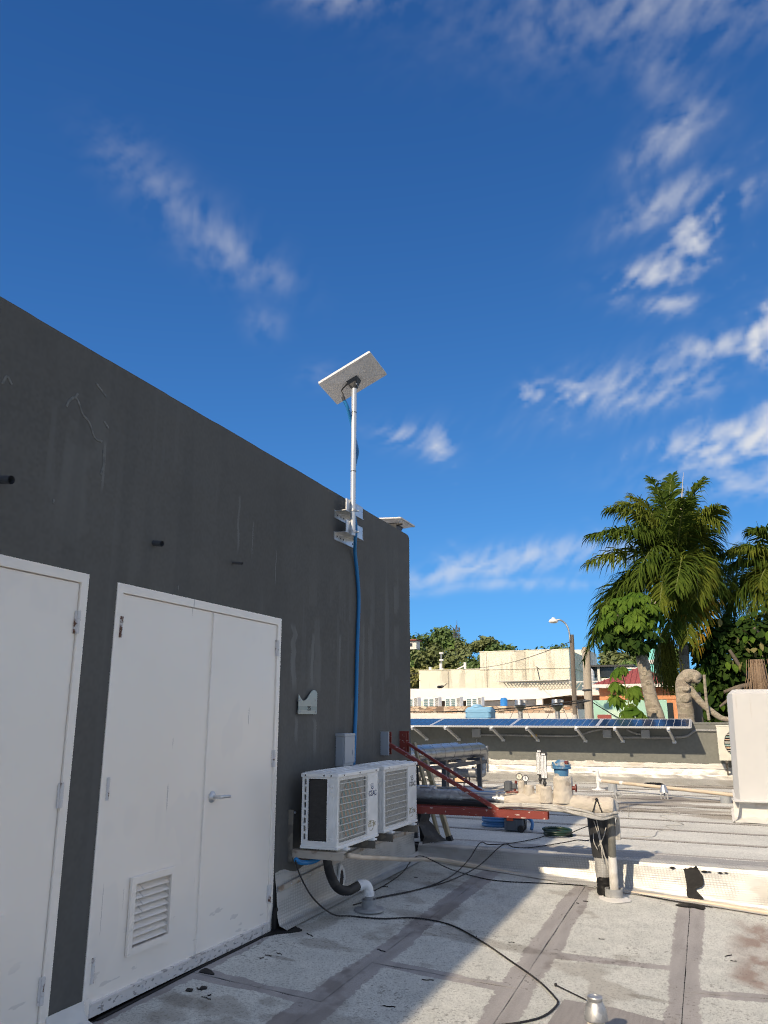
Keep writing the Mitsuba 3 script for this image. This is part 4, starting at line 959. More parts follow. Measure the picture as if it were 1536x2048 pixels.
def coil(c, R, r, turns, seed, lift=0.0):
    g = np.random.default_rng(seed)
    t = np.linspace(0, 2 * math.pi * turns, int(26 * turns))
    rr = R + .5 * r * np.sin(t * .37 + seed) + g.normal(0, .001, len(t))
    lv = (t / (2 * math.pi)) * r * 1.5
    return np.c_[c[0] + rr * np.cos(t), c[1] + rr * np.sin(t), c[2] + r + lv + lift]


hb = thing('blue_hose', 'coiled bright blue flexible tubing lying behind the tool case', 'hose')
part(hb, 'coil', tube(np.vstack([coil((-2.60, 10.22, ZF), .22, .019, 4.2, 1), spline([(-2.40, 10.2, ZF + .16), (-2.25, 10.12, ZF + .14), (-2.16, 9.98, ZF + .10), (-2.165, 9.93, ZF + .03)], 6)]), .019, 8), 'hose_blue', True)
part(hb, 'cap', bx(-2.56, -2.44, 10.0, 10.05, ZF + .15, ZF + .18, .006), 'pvc_white')
hg = thing('green_hose', 'flat coil of dark green garden hose on the roof beside the shadow edge', 'hose')
part(hg, 'coil', tube(np.vstack([coil((-1.82, 9.73, ZF), .150, .016, 2.6, 2), coil((-1.82, 9.73, ZF), .118, .016, 1.6, 3)]), .016, 8), 'hose_green', True)

rk = thing('duct_rack', 'dark steel rack carrying large jacketed ducts on the far roof', 'duct rack')
P0, P1 = np.array([-4.42, 11.4, .915]), np.array([-4.03, 14.40, .915])
d = (P1 - P0) / np.linalg.norm(P1 - P0)
side = np.array([-d[1], d[0], 0])
for o, e in ((0, 0), (.36, -.2)):
    a, b = P0 + side * o, P1 + side * o + d * e
    part(rk, 'duct', cyl(a, b, .122, 26), 'jacket', 40)
    for s in np.arange(.3, np.linalg.norm(b - a), .36):
        part(rk, 'duct_seam', lathe([(.1222, -.006), (.1245, -.004), (.1245, .004), (.1222, .006)], 26, a + d * s, d), 'dark_steel')
    part(rk, 'elbow', tube(spline([b, b + d * .08 + [0, 0, -.02], b + d * .13 + [0, 0, -.10], b + d * .14 + [0, 0, -.22]], 6), .118, 22), 'jacket', 40)
low = [P1 + d * .12 + [0, 0, -.22], P1 + d * .10 + [0, 0, -.38], P1 + d * .0 + np.array([-.12, 0, -.40]), P1 + np.array([-1.6, -.3, -.40])]
part(rk, 'return_duct', tube(spline(low, 5), .075, 20), 'galv_dull', 40)
part(rk, 'hanging_plate', beam(P1 + d * .16 + [.09, 0, .06], P1 + d * .16 + [.09, 0, -.40], .10, .012, up=(1, 0, 0)), 'galv_dull')
part(rk, 'wrap', lathes([(.08, 0), (.098, .04), (.096, .20), (.08, .24)], P1 + np.array([-.62, -.10, -.40]), (1, .18, 0), None or 20, .006), 'galv_dull', True)
for y in (12.7, 14.12):
    c = P0 + d * ((y - 11.4) / d[1])
    for o in (-.12, .52):
        q = c + side * o
        part(rk, 'leg', bx(q[0] - .035, q[0] + .035, q[1] - .035, q[1] + .035, ZF + .004, .745), 'dark_steel')
        part(rk, 'leg_plate', bx(q[0] - .08, q[0] + .08, q[1] - .08, q[1] + .08, ZF, ZF + .012), 'dark_steel')
    part(rk, 'cross_bar', beam(c + side * -.16 + [0, 0, .765 - .915], c + side * .56 + [0, 0, .765 - .915], .06, .05), 'dark_steel')
for o in (-.13, .53):
    a, b = P0 + side * o + [0, 0, -.20], P1 + side * o + [0, 0, -.20]
    part(rk, 'long_bar', beam(a, b, .05, .06), 'dark_steel')
for lab, x, y, c in (('orange glass floodlight lying on the far roof right of the duct rack', -4.86, 16.9, 'flood_glass'), ('floodlight partly hidden behind the rear red brace', -4.72, 15.5, 'flood_glass'), ('floodlight with a pale lens near the rack legs', -5.45, 15.6, 'pvc_white')):
    k = thing('floodlight', lab, 'floodlight')
    z = .34
    part(k, 'housing', cat(flat(sbox(x - .13, z - .09, x + .13, z + .09).difference(sbox(x - .105, z - .068, x + .105, z + .068)), .09, ON_BACK, (0, y, 0)), bx(x - .11, x + .11, y - .02, y, z - .07, z + .07), bx(x - .02, x + .02, y - .07, y - .03, z + .09, z + .13)), 'black')
    part(k, 'glass', bx(x - .105, x + .105, y - .06, y - .052, z - .068, z + .068), c)
    part(k, 'stand', cat(bx(x - .09, x - .07, y - .05, y - .03, ZF, z - .08), bx(x + .07, x + .09, y - .05, y - .03, ZF, z - .08)), 'black')
k = thing('grey_conduit', 'thin grey conduit rising from the far roof to the box on the back wall', 'conduit')
part(k, 'tube', tube(spline([(-6.6, 15.6, ZF + .02), (-5.8, 16.2, ZF + .08), (-5.2, 17.3, ZF + .16), (-5.07, 17.80, .40), (-5.07, 17.95, .52), (-5.07, 17.96, .7), (-5.07, 17.96, 1.0)], 6), .016, 8), 'pvc_grey', True)
cb = thing('cable', 'thin pale cable strung across the far roof behind the gauges', 'cable')
part(cb, 'cord', tube([(-4.3, 14.6, ZF + .02), (-2.9, 17.0, ZF + .16)], .007, 6), 'wire_grey')

k = thing('pvc_run', 'white plastic pipe run on grey blocks crossing the far roof', 'pipe')
A0, A1 = np.array([-2.17, 15.9, .335]), np.array([.55, 14.0, .285])
part(k, 'pipe', cyl(A0, A1, .030, 14), 'pvc_cream', 40)
part(k, 'riser', tube(spline([(-2.17, 15.9, ZF), (-2.17, 15.9, .45), (-2.18, 15.9, .50), (-2.22, 15.92, .515), (-2.26, 15.95, .50)], 5), .028, 12), 'pvc_white', 40)
part(k, 'tee', cat(cyl((-2.17, 15.9, .28), (-2.17, 15.9, .39), .036, 14), cyl(A0 + (A1 - A0) * .0, A0 + (A1 - A0) * .03, .036, 14), cyl(A0 + (A1 - A0) * .16, A0 + (A1 - A0) * .18, .035, 14)), 'pvc_white', 40)
part(k, 'flange', lathe([(.13, 0), (.12, .012), (.05, .02), (.03, .05)], 20, (-2.17, 15.9, ZF)), 'pvc_white', 40)
for s in (.17 / 1.0 * .6, .80):
    q = A0 + (A1 - A0) * s
    part(k, 'support', lathe([(.085, ZF), (.082, q[2] - .035), (.06, q[2] - .03), (0, q[2] - .03)], 18, (q[0], q[1], 0)), 'box_grey', 40)
k = thing('vent_cap', 'small shiny metal vent standing on the far roof below the pipe run', 'vent')
part(k, 'cap', lathe([(.0, .235), (.03, .23), (.05, .19), (.07, .12), (.072, .115), (.05, .11)], 18, (-.93, 14.55, ZF)), 'galv', 35)
part(k, 'leg', cat(*[beam((-.93 + .05 * c, 14.55 + .05 * s, ZF), (-.93 + .055 * c, 14.55 + .055 * s, ZF + .12), .02, .02, up=(1, 0, 0)) for c, s in ((-1, -.3), (1, -.3), (0, 1))]), 'galv_dull')
k = thing('roof_drain', 'round black roof drain grate near the foil flashing', 'drain')
part(k, 'grate', cat(lathe([(.20, 0), (.19, .05), (.15, .07), (.15, .02), (.17, 0)], 24, (-1.25, 16.75, ZF + .02)), lathe([(.12, .02), (.115, .05), (.06, .06), (.06, .02)], 20, (-1.25, 16.75, ZF + .02))), 'black')

hd = thing('roof_hood', 'large white metal duct housing on a cracked white curb at the right edge', 'duct housing')
hp = shapely.Polygon([(.125, 12.45), (.125, 11.98), (.175, 11.80), (2.3, 11.72), (2.3, 13.4), (.125, 13.4)])
m = flat(hp, 1.40)
m.apply_translation((0, 0, .445))
v = m.vertices.copy()
v[:, 0] = v[:, 0] + np.where(v[:, 0] < .4, (v[:, 2] - .445) * .03, 0)
m.vertices = v
cham = trimesh.convex.convex_hull(np.vstack([m.vertices[m.vertices[:, 2] < 1.0], np.array([[x, y, 1.79] for x, y in [(.165, 12.4), (.165, 11.98), (.215, 11.80), (2.3, 11.72), (2.3, 13.4), (.165, 13.4)]]), np.array([[x, y, 1.845] for x, y in [(.225, 12.4), (.225, 12.0), (.27, 11.86), (2.3, 11.78), (2.3, 13.4), (.225, 13.4)]])]))
part(hd, 'housing', cham, 'hood_white')
part(hd, 'lip', bx(.10, 2.3, 11.70, 13.4, .425, .447, .006), 'hood_white')
part(hd, 'curb_base', loft(.09, 2.3, 80, lambda x: fine_rows([(11.86, .43), (11.84, .30), (11.83, .24), (11.80, .215), (11.70, ZF + .012)], 5), 41, .012), 'white_paint_old', True)
part(hd, 'curb_side', loft(11.72, 13.4, 40, lambda y: fine_rows([(.16, .43), (.145, .30), (.12, .22), (.06, ZF + .01)], 4), 42, .010, 'y'), 'white_paint_old', True)
part(hd, 'curb_core', bx(.17, 2.3, 11.90, 13.4, ZF - .02, .43), 'white_paint_old')

# ---------------------------------------------------------------- back wall with solar panels
YW = 18.0
bw = thing('parapet_wall', 'low grey parapet wall across the far end of the roof', 'wall')
part(bw, 'wall', bx(-14.0, 4.0, YW, YW + .2, -4.6, 1.335), 'parapet_paint')
part(bw, 'coping', bx(-14.0, 4.0, YW - .012, YW + .212, 1.337, 1.375, .006), 'parapet_paint')
for i, (a, b) in enumerate(zip((-9.0, -6.4, -4.6, -2.9, -1.55, -.62), (-6.4, -4.6, -2.9, -1.55, -.62, .5))):
    o = .006 * (i % 2)
    part(bw, 'foil_flashing', loft(a - .02, b + .02, int((b - a) / .04), lambda x: fine_rows([(YW - .012, .50), (YW - .03 - o, .44), (YW - .05 - o, .34), (YW - .10 - o, .26), (YW - .24 - o, ZF + .02), (YW - .36, ZF + .006)], 5), 50 + i, .014), 'foil', True)
part(bw, 'sealant_band', loft(-9.0, .12, 330, lambda x: fine_rows([(YW - .003, .565 + .03 * (meshkit.fbm(np.array([x * 6, 2.0, 0.0]), 4, 9) - .5) + (.02 if meshkit.noise(np.array([x * 3.1, 0.5, 0.0]), 4) > .66 else 0)), (YW - .02, .55), (YW - .022, .515), (YW - .016, .47)], 2), 60, .012), 'white_paint_old', True)
part(bw, 'termination_bar', bx(-9.0, .12, YW - .045, YW - .02, .468, .492), 'white_paint_old')
zp = lambda y: 1.300 + (y - 17.15) * .148
for i, x0 in enumerate((-7.70, -5.90, -4.10, -2.30)):
    x1 = x0 + 1.796
    lab = ['blue solar panel at the far left, cut off by the building corner', 'second solar panel from the left above the grey parapet', 'third solar panel from the left above the grey parapet', 'rightmost solar panel, black with clear cell columns'][i]
    k = thing('solar_panel', lab, 'solar panel', 'solar panels mounted along the far parapet')
    th = math.atan(.148)
    M = np.array([[1, 0, 0], [0, math.cos(th), math.sin(th)], [0, -math.sin(th), math.cos(th)]])
    at = np.array([x0, 17.15, 1.300])
    W, L = 1.796, .985
    fr = flat(sbox(0, 0, W, L).difference(sbox(.022, .022, W - .022, L - .022)), .036)
    fr.apply_translation((0, 0, -.036))
    part(k, 'frame', xf(fr, M, at), 'alu_frame')
    part(k, 'backsheet', xf(bx(.02, W - .02, .02, L - .02, -.012, -.009), M, at), 'solar_back')
    part(k, 'seam_clamp', xf(bx(W - .012, W + .020, .0, L, -.030, -.018), M, at), 'alu_frame')  # added under the joint to stop a slit of sun reaching the wall
    for c in range(12):
        a = .030 + c * (W - .060) / 12
        part(k, 'cell_column', xf(bx(a + .004, a + (W - .060) / 12 - .004, .028, L - .028, -.009, -.005), M, at), 'solar_cell')
    for x in (x0 + .35, x0 + W - .42):
        b = part(k, 'brace', beam((x, 17.20, 1.262), (x + .06, YW - .02, .985), .045, .045), 'alu_frame')
        part(b, 'foot', bx(x + .02, x + .10, YW - .05, YW, .955, 1.005), 'alu_frame')
        part(b, 'clamp', cat(bx(x - .02, x + .03, 17.14, 17.17, 1.205, 1.262), bx(x - .02, x + .03, 17.10, 17.145, 1.235, 1.262)), 'alu_frame')
        part(b, 'rail', beam((x, 17.20, 1.262), (x, 18.10, 1.262 + .9 * .148), .04, .035), 'alu_frame')
for x, z, s, lab in ((-5.07, 1.13, .19, 'grey junction box on the back wall nearest the building corner'), (-2.20, 1.135, .17, 'middle grey junction box on the back wall below the panels'), (-1.42, 1.135, .17, 'right grey junction box on the back wall joined by conduit')):
    k = thing('junction_box', lab, 'junction box')
    part(k, 'case', bx(x - s / 2, x + s / 2, YW - .09, YW, z - s / 2, z + s / 2, .008), 'box_grey')
    part(k, 'cover', bx(x - s / 2 + .008, x + s / 2 - .008, YW - .098, YW - .09, z - s / 2 + .008, z + s / 2 - .008, .004), 'box_grey')
k = thing('wall_conduit', 'light grey conduit fixed along the back wall beneath the solar panels', 'conduit')
part(k, 'tube', tube(spline([(-4.98, YW - .03, 1.09), (-4.2, YW - .03, 1.085), (-3.2, YW - .03, 1.08), (-2.85, YW - .03, 1.09), (-2.5, YW - .03, 1.19), (-2.2, YW - .03, 1.24)], 8), .020, 8), 'pvc_grey', True)
part(k, 'tube', tube(spline([(-1.98, YW - .03, 1.06), (-1.6, YW - .03, 1.065), (-.9, YW - .03, 1.07), (-.62, YW - .03, 1.10), (-.45, YW - .03, 1.205), (-.3, YW - .03, 1.215), (.2, YW - .03, 1.21)], 8), .022, 8), 'pvc_grey', True)
part(k, 'tube', tube(spline([(-1.80, YW - .03, 1.22), (-1.6, YW - .03, 1.14), (-1.40, YW - .03, 1.12)], 6), .018, 8), 'pvc_grey', True)
part(k, 'yellow_joint', cyl((-3.83, YW - .03, 1.083), (-3.70, YW - .03, 1.082), .024, 10), 'print_yellow')
mat('print_yellow', (0.62, 0.38, 0.04), 0.5)

k = thing('mini_split', 'cream condenser with moire stripes in its round fan opening, hung on the back wall beside the white housing', 'air conditioner')
x0, x1, z0, z1, y0, y1 = -.035, .78, .665, 1.295, 17.60, 17.90
mat('cream_white', dirty((0.70, 0.69, 0.60), (0.5, 0.48, 0.4), .4, 4.0), 0.45)
disc = shapely.Point(.41, .98).buffer(.27, 24)
part(k, 'casing', cat(flat(sbox(x0, z0, x1, z1).difference(shapely.affinity.translate(disc, -.06, 0)), .012, ON_BACK, (0, y0 + .012, 0)), bx(x0, x1, y1 - .01, y1, z0, z1), bx(x0, x0 + .01, y0 + .012, y1 - .01, z0, z1), bx(x1 - .01, x1, y0 + .012, y1 - .01, z0, z1), bx(x0 - .012, x1 + .012, y0 - .012, y1 + .01, z1, z1 + .03, .006)), 'cream_white')
part(k, 'base_pan', bx(x0, x1, y0, y1, z0 - .012, z0 - .001), 'cream_white')
part(k, 'inside', bx(x0 + .02, x1 - .02, y0 + .10, y0 + .12, z0 + .02, z1 - .02), 'coil_dark')
for i in range(10):
    z = .735 + i * .052
    w = math.sqrt(max(.0, .26 ** 2 - (z - .98) ** 2))
    if w > .05:
        part(k, 'coil_strip', bx(.35 - w, .35 + w, y0 + .025, y0 + .03, z - .012, z + .012), ('moire_orange', 'teal', 'ac_grille')[i % 3])  # added bars imitate moire colour across the fan opening
part(k, 'grille', cat(*[bx(x0 + .05, x1 - .2, y0 - .006, y0 - .001, z, z + .006) for z in np.arange(z0 + .05, z1 - .03, .042)]), 'cream_white')
part(k, 'wall_arm', cat(bx(.07, .12, 17.55, YW, z0 - .06, z0 - .013), bx(.07, .10, YW - .03, YW, z0 - .35, z0 - .06), beam((.095, 17.60, z0 - .05), (.095, YW - .01, z0 - .33), .03, .03)), 'bracket_brown')

# ---------------------------------------------------------------- the town behind
mat('concrete_cream', lambda p, n, uv: mix(mix((0.74, 0.705, 0.57), (0.82, 0.79, 0.66), fbm(p.x * .5, p.z * 1.1, p.y * .3, 4)), (0.30, 0.265, 0.20), smoothstep(0.47, 0.66, fbm(p.x * 3.2 + p.y, p.z * .28, 3.0, 4)) * smoothstep(3.2, 5.2, p.z + 1.2 * noise(p.x * 2.3 + p.y, 1.0)) * .42), 0.9,
    bump=lambda p, n, uv: fbm(p.x * 3, p.z * 3, p.y * 3, 3), bump_scale=0.04, eps=.02)
mat('stucco_white', lambda p, n, uv: mix((0.72, 0.68, 0.63), (0.78, 0.75, 0.70), fbm(p.x * .5, p.z * 1.5, p.y, 3)), 0.85)
mat('tan_plaster', lambda p, n, uv: mix((0.40, 0.30, 0.235), (0.48, 0.38, 0.30), fbm(p.x, p.y, p.z, 3)), 0.9)
mat('joint_grey', (0.33, 0.30, 0.25), 0.9)


def stone_color(p, n, uv):
    a, b, w = voronoi(p.x * 3.6, p.z * 7.5)
    return mix((0.20, 0.165, 0.13), mix(mix((0.42, 0.24, 0.14), (0.74, 0.64, 0.50), w), (0.22, 0.16, 0.12), smoothstep(.7, .8, cell_rand(w * 977, 1, 2))), smoothstep(0.04, 0.16, b - a))


mat('stone_clad', stone_color, 0.9, bump=lambda p, n, uv: voronoi(p.x * 3.6, p.z * 7.5)[0], bump_scale=0.04, eps=.02)
mat('tile_red', lambda p, n, uv: mix((0.25, 0.052, 0.045), (0.33, 0.085, 0.07), fbm(p.x * .8, p.y * .8, p.z, 3)), 0.55)
mat('orange_wall', lambda p, n, uv: mix((0.62, 0.27, 0.13), (0.70, 0.33, 0.17), fbm(p.x * .8, p.z, p.y, 3)), 0.85)
mat('mint', lambda p, n, uv: mix((0.36, 0.60, 0.49), (0.52, 0.70, 0.57), smoothstep(0.48, 0.56, fbm(p.x * .7, p.z * 1.2, p.y, 3))), 0.7)
mat('turquoise', (0.20, 0.60, 0.55), 0.7)
mat('window_dark', (0.03, 0.035, 0.04), 0.15)
mat('tank_blue', lambda p, n, uv: mix((0.17, 0.40, 0.62), (0.24, 0.46, 0.66), fbm(p.x * 2, p.z * 2, p.y * 2, 3)), 0.5)
mat('barrel_blue', (0.03, 0.22, 0.60), 0.45)
mat('pole_concrete', lambda p, n, uv: mix((0.50, 0.45, 0.38), (0.40, 0.35, 0.29), fbm(p.x * 9, p.y * 9, p.z * 1.5, 4)), 0.9)
mat('pole_wood', lambda p, n, uv: mix((0.13, 0.11, 0.095), (0.22, 0.19, 0.16), fbm(p.x * 20, p.y * 20, p.z * 1.2, 3)), 0.9)

cc = thing('concrete_building', 'stepped windowless cream concrete building with dark rain streaks', 'building')
part(cc, 'lower_block', bx(-21.5, -9.75, 60.0, 76.0, -4.6, 4.98), 'concrete_cream')
part(cc, 'upper_block', bx(-16.5, -9.70, 59.97, 74.0, 4.985, 6.27), 'concrete_cream')
part(cc, 'rear_block', bx(-12.2, -10.3, 74.1, 80.0, 4.985, 7.35), 'concrete_cream')
part(cc, 'lip', cat(bx(-16.54, -9.66, 59.93, 60.10, 6.27, 6.33), bx(-21.54, -16.52, 59.95, 60.10, 4.985, 5.03)), 'concrete_cream')
for x in (-19.1, -16.0, -13.0):
    part(cc, 'joint', bx(x, x + .03, 59.955, 59.968, 3.3, 6.2 if x > -16.4 else 4.95), 'joint_grey')
part(cc, 'ledge', bx(-16.5, -9.70, 59.93, 59.965, 4.93, 4.98), 'concrete_cream')
part(cc, 'antenna_rod', cat(cyl((-11.9, 59.9, 3.8), (-12.1, 59.9, 5.0), .025, 6), cyl((-12.2, 59.9, 5.1), (-11.9, 59.9, 4.9), .025, 6)), 'dark_steel')
for x, h in ((-20.9, .30), (-20.0, .55)):
    part(cc, 'vent_pipe', cyl((x, 61, 5.0), (x, 61, 5.0 + h), .11, 10), 'pvc_white')
part(cc, 'roof_post', cat(cyl((-18.0, 61, 5.0), (-18.0, 61, 5.6), .10, 8), cyl((-18.7, 61, 5.05), (-18.05, 61, 5.35), .05, 6)), 'pvc_white')
k = thing('lattice_canopy', 'rusty corrugated canopy with a lattice screen against the concrete building', 'canopy')
part(k, 'roof_sheet', beam((-14.1, 56.5, 3.86), (-9.2, 56.5, 3.90), 2.0, .05), 'white_paint_old')
part(k, 'lattice', cat(*[beam((x, 56.0, 3.1), (x + .5 * s, 56.0, 3.78), .05, .05, up=(0, 1, 0)) for x in np.arange(-13.2, -8.6, .22) for s in (-1, 1)]), 'lattice_concrete')
mat('lattice_concrete', (0.44, 0.41, 0.35), 0.9)
part(k, 'rail', bx(-13.4, -6.9, 55.97, 56.03, 3.72, 3.80), 'white_paint_old')

wh = thing('white_building', 'low white building with a swept fascia roof and stone clad band', 'building')
fas = Polygon([(-16.5, 2.28), (-11.6, 2.30), (-8.4, 2.36), (-6.7, 2.56), (-6.7, 2.86), (-8.42, 2.78), (-8.50, 2.93), (-16.5, 2.96)])
part(wh, 'fascia', flat(fas, .30, ON_BACK, (0, 42.3, 0)), 'stucco_white')
part(wh, 'roof', bx(-16.5, -6.72, 42.3, 54.0, 2.60, 2.75), 'stucco_white')
part(wh, 'soffit_wall', bx(-16.5, -5.9, 47.6, 47.8, -4.6, 2.59), 'tan_plaster')
part(wh, 'wing', flat(Polygon([(-12.2, 1.95), (-8.75, 1.98), (-8.75, 2.34), (-12.2, 2.24)]), .2, ON_BACK, (0, 42.9, 0)), 'stucco_white')
part(wh, 'post', bx(-8.62, -8.30, 42.05, 42.30, -4.6, 2.38), 'stucco_white')
part(wh, 'lower_wall', bx(-16.5, -5.3, 33.2, 33.4, -4.6, 1.615), 'stucco_white')
part(wh, 'stone_band', bx(-16.5, -5.45, 34.0, 34.2, 1.50, 1.915), 'stone_clad')
part(wh, 'terrace', bx(-16.5, -5.3, 34.2, 42.0, 1.40, 1.86), 'stucco_white')
part(wh, 'awning', bx(-6.60, -5.0, 40.5, 43.5, 2.50, 2.72), 'stucco_white')
part(wh, 'doorway', bx(-5.9, -4.9, 43.0, 43.2, -4.6, 2.49), 'tan_plaster')
for i, (x0, x1) in enumerate(((-13.75, -12.99), (-12.72, -11.95), (-11.64, -10.90), (-10.62, -9.88))):
    k = thing('roof_condenser', ['leftmost rooftop condenser, half hidden by the building corner', 'second rooftop condenser from the left on the white building', 'third rooftop condenser from the left on the white building', 'rightmost rooftop condenser of the four, behind the blue tank'][i], 'air conditioner', 'condensers on the white building')
    xm = x0 + (x1 - x0) * .74
    part(k, 'casing', bx(x0, x1, 36.0, 36.5, 1.865, 2.36, .01), 'ac_white')
    for a in (0, 1):
        a0 = x0 + .05 + a * (xm - x0 - .02) / 2
        part(k, 'grille', bx(a0, a0 + (xm - x0) / 2 - .09, 35.985, 36.0, 1.93, 2.26), 'grille_teal')
        part(k, 'grille_bars', cat(*[bx(a0, a0 + (xm - x0) / 2 - .09, 35.978, 35.985, z, z + .012) for z in (2.01, 2.09, 2.17)]), 'ac_white')
    part(k, 'side_slats', cat(*[bx(xm + .03, x1 - .02, 35.985, 36.0, z, z + .025) for z in np.arange(1.93, 2.30, .05)]), 'charcoal')
    part(k, 'cap', cat(bx(x0 + .12, x0 + .24, 36.05, 36.3, 2.36, 2.385), bx(xm - .2, xm - .05, 36.05, 36.3, 2.36, 2.385)), 'ac_white')
mat('grille_teal', (0.12, 0.19, 0.20), 0.5)
tk2 = thing('water_tank', 'large pale blue plastic water tank with a domed lid', 'tank')
part(tk2, 'body', cat(bx(-7.93, -7.03, 26.7, 27.4, 1.25, 1.80, .09)), 'tank_blue', 40)
part(tk2, 'lid', lathe([(.20, 1.79), (.19, 1.83), (.15, 1.845), (.13, 1.88), (0, 1.89)], 20, (-7.56, 26.95, 0)), 'tank_blue', 35)
part(tk2, 'rib', cat(*[bx(-7.94, -7.02, 26.69, 27.41, z, z + .025, .01) for z in (1.45, 1.62)]), 'tank_blue')
k = thing('blue_barrel', 'small bright blue plastic barrel on the white terrace', 'barrel')
part(k, 'drum', lathe([(0, 1.87), (.155, 1.87), (.17, 1.92), (.17, 2.24), (.155, 2.30), (.10, 2.345), (0, 2.35)], 20, (-9.34, 38.0, 0)), 'barrel_blue', 35)
part(k, 'hoop', cat(*[lathe([(.17, -.015), (.182, 0), (.17, .015)], 20, (-9.34, 38.0, z)) for z in (1.98, 2.12, 2.24)]), 'barrel_blue')
for i, x in enumerate((-6.76, -5.39)):
    k = thing('exhaust_fan', ['shiny mushroom exhaust fan right of the blue barrel', 'shiny mushroom exhaust fan left of the lamp post'][i], 'exhaust fan', 'exhaust fans on the neighbouring roof')
    part(k, 'drum', lathe([(.0, 2.10), (.17, 2.095), (.185, 2.07), (.185, 1.98), (.20, 1.95), (.20, 1.89), (.17, 1.86)], 24, (x, 30, 0)), 'jacket', 35)
    part(k, 'skirt', lathe([(.235, 1.87), (.225, 1.84), (.16, 1.76), (.10, 1.70), (.085, 1.66)], 24, (x, 30, 0)), 'jacket', 35)
    part(k, 'neck', cyl((x, 30, 1.2), (x, 30, 1.68), .085, 16), 'galv_dull', 40)
    part(k, 'motor', bx(x + .16, x + .25, 29.85, 30.0, 1.96, 2.07, .01), 'galv_dull')
    for s in (-1, 1):
        part(k, 'guy_wire', tube([(x + s * .2, 30, 1.80), (x + s * .38, 29.9, 1.40)], .010, 5), 'dark_steel')

lp = thing('street_lamp', 'dark wooden pole with a curved arm and white lamp head', 'street lamp')
part(lp, 'pole', cyl((-5.16, 32, -4.6), (-5.03, 32, 4.62), .115, 14, .085), 'pole_wood', 40)
part(lp, 'arm', tube(spline([(-5.08, 31.85, 4.35), (-5.10, 31.85, 4.75), (-5.22, 31.85, 5.05), (-5.42, 31.8, 5.20), (-5.55, 31.8, 5.20)], 6), .032, 8), 'galv_dull', True)
part(lp, 'head', cat(lathe([(0, 5.30), (.06, 5.30), (.07, 5.26), (.15, 5.22), (.19, 5.16), (.19, 5.13), (.12, 5.09), (0, 5.08)], 20, (-5.68, 31.8, 0)), cyl((-5.55, 31.8, 5.19), (-5.68, 31.8, 5.19), .05, 8)), 'pvc_white', 35)
part(lp, 'base_sleeve', cyl((-5.075, 31.8, .5), (-5.075, 31.8, 1.55), .10, 10), 'white_paint_old')
up = thing('utility_pole', 'pale round concrete utility pole right of the street lamp', 'utility pole')
part(up, 'pole', cyl((-3.95, 27, -4.6), (-3.80, 27, 3.7), .15, 16, .13), 'pole_concrete', 40)
part(up, 'band', cat(lathe([(.15, -.03), (.165, 0), (.15, .03)], 16, (-3.85, 27, 2.32)), lathe([(.15, -.03), (.165, 0), (.15, .03)], 16, (-3.865, 27, 1.98))), 'dark_steel')
part(up, 'transformer', cat(cyl((-4.25, 28.2, 1.72), (-4.25, 28.2, 2.02), .13, 12)), 'charcoal')
for lab, a, b, sag, r in (('power line sloping down across the cream concrete building', (-5.08, 32, 4.35), (-14.6, 52, 4.6), .22, .014), ('power line running low in front of the stone band', (-3.9, 26.9, 2.02), (-12.5, 29, 1.72), .20, .022), ('second power line close beneath the first, past the exhaust fans', (-3.9, 26.9, 1.95), (-9.5, 31, 1.66), .10, .016), ('thick dark power line between the lamp post and utility pole', (-5.0, 31.9, 1.85), (-3.9, 26.9, 2.0), .12, .03), ('power line falling from the utility pole to the mint wall', (-3.8, 27, 2.0), (-2.4, 30, 1.0), .05, .016), ('upper power line left of the concrete building', (-26, 60, 4.75), (-21.4, 60, 4.72), .0, .03), ('lower power line left of the concrete building', (-26, 60, 4.2), (-21.4, 60, 4.2), .0, .03)):
    k = thing('power_line', lab, 'power line')
    s = np.linspace(0, 1, 14)[:, None]
    q = np.array(a) * (1 - s) + np.array(b) * s
    q[:, 2] -= 4 * sag * (s * (1 - s))[:, 0]
    part(k, 'wire', tube(q, r, 6), 'rubber', True)

oh = thing('orange_house', 'orange house with a red hipped metal roof and white eave', 'house')
part(oh, 'wall', cat(bx(-5.14, -1.62, 40.0, 46.0, -4.6, 2.80)), 'orange_wall')
part(oh, 'upper_band', bx(-4.85, -1.60, 39.96, 40.0, 2.26, 2.62), 'orange_wall')
ev, rg = [(-5.35, 39.4, 2.96), (-1.35, 39.4, 2.96), (-1.35, 46.6, 2.96), (-5.35, 46.6, 2.96)], [(-3.35, 41.9, 3.86), (-3.35, 44.1, 3.86)]
rv = np.array(ev + rg)
part(oh, 'roof', trimesh.Trimesh(rv, [[0, 1, 4], [1, 2, 5], [1, 5, 4], [2, 3, 5], [3, 0, 4], [3, 4, 5], [0, 2, 1], [0, 3, 2]], process=False), 'tile_red')
ribs = []
for x in np.arange(-5.1, -1.4, .24):
    t = 1 - abs(x + 3.35) / 2.0
    ribs.append(beam((x, 39.4, 2.985), (x, 39.4 + 2.5 * t, 2.985 + .9 * t), .035, .03))
part(oh, 'roof_seam', cat(ribs), 'tile_red')
part(oh, 'eave', bx(-5.37, -1.33, 39.36, 39.42, 2.80, 2.955), 'stucco_white')
part(oh, 'window', bx(-4.52, -4.42, 39.93, 39.97, 2.66, 2.72), 'window_dark')
part(oh, 'shutter', bx(-2.15, -1.85, 39.94, 39.99, 1.2, 2.1), 'window_dark')
mw = thing('mint_wall', 'pale mint green boundary wall before the orange house', 'wall')
part(mw, 'wall', bx(-5.05, -1.95, 37.0, 37.15, -4.6, 2.18), 'mint')
part(mw, 'opening', bx(-3.62, -3.32, 36.97, 36.995, 1.40, 1.78), 'window_dark', label='dark air conditioner grille in the mint wall')
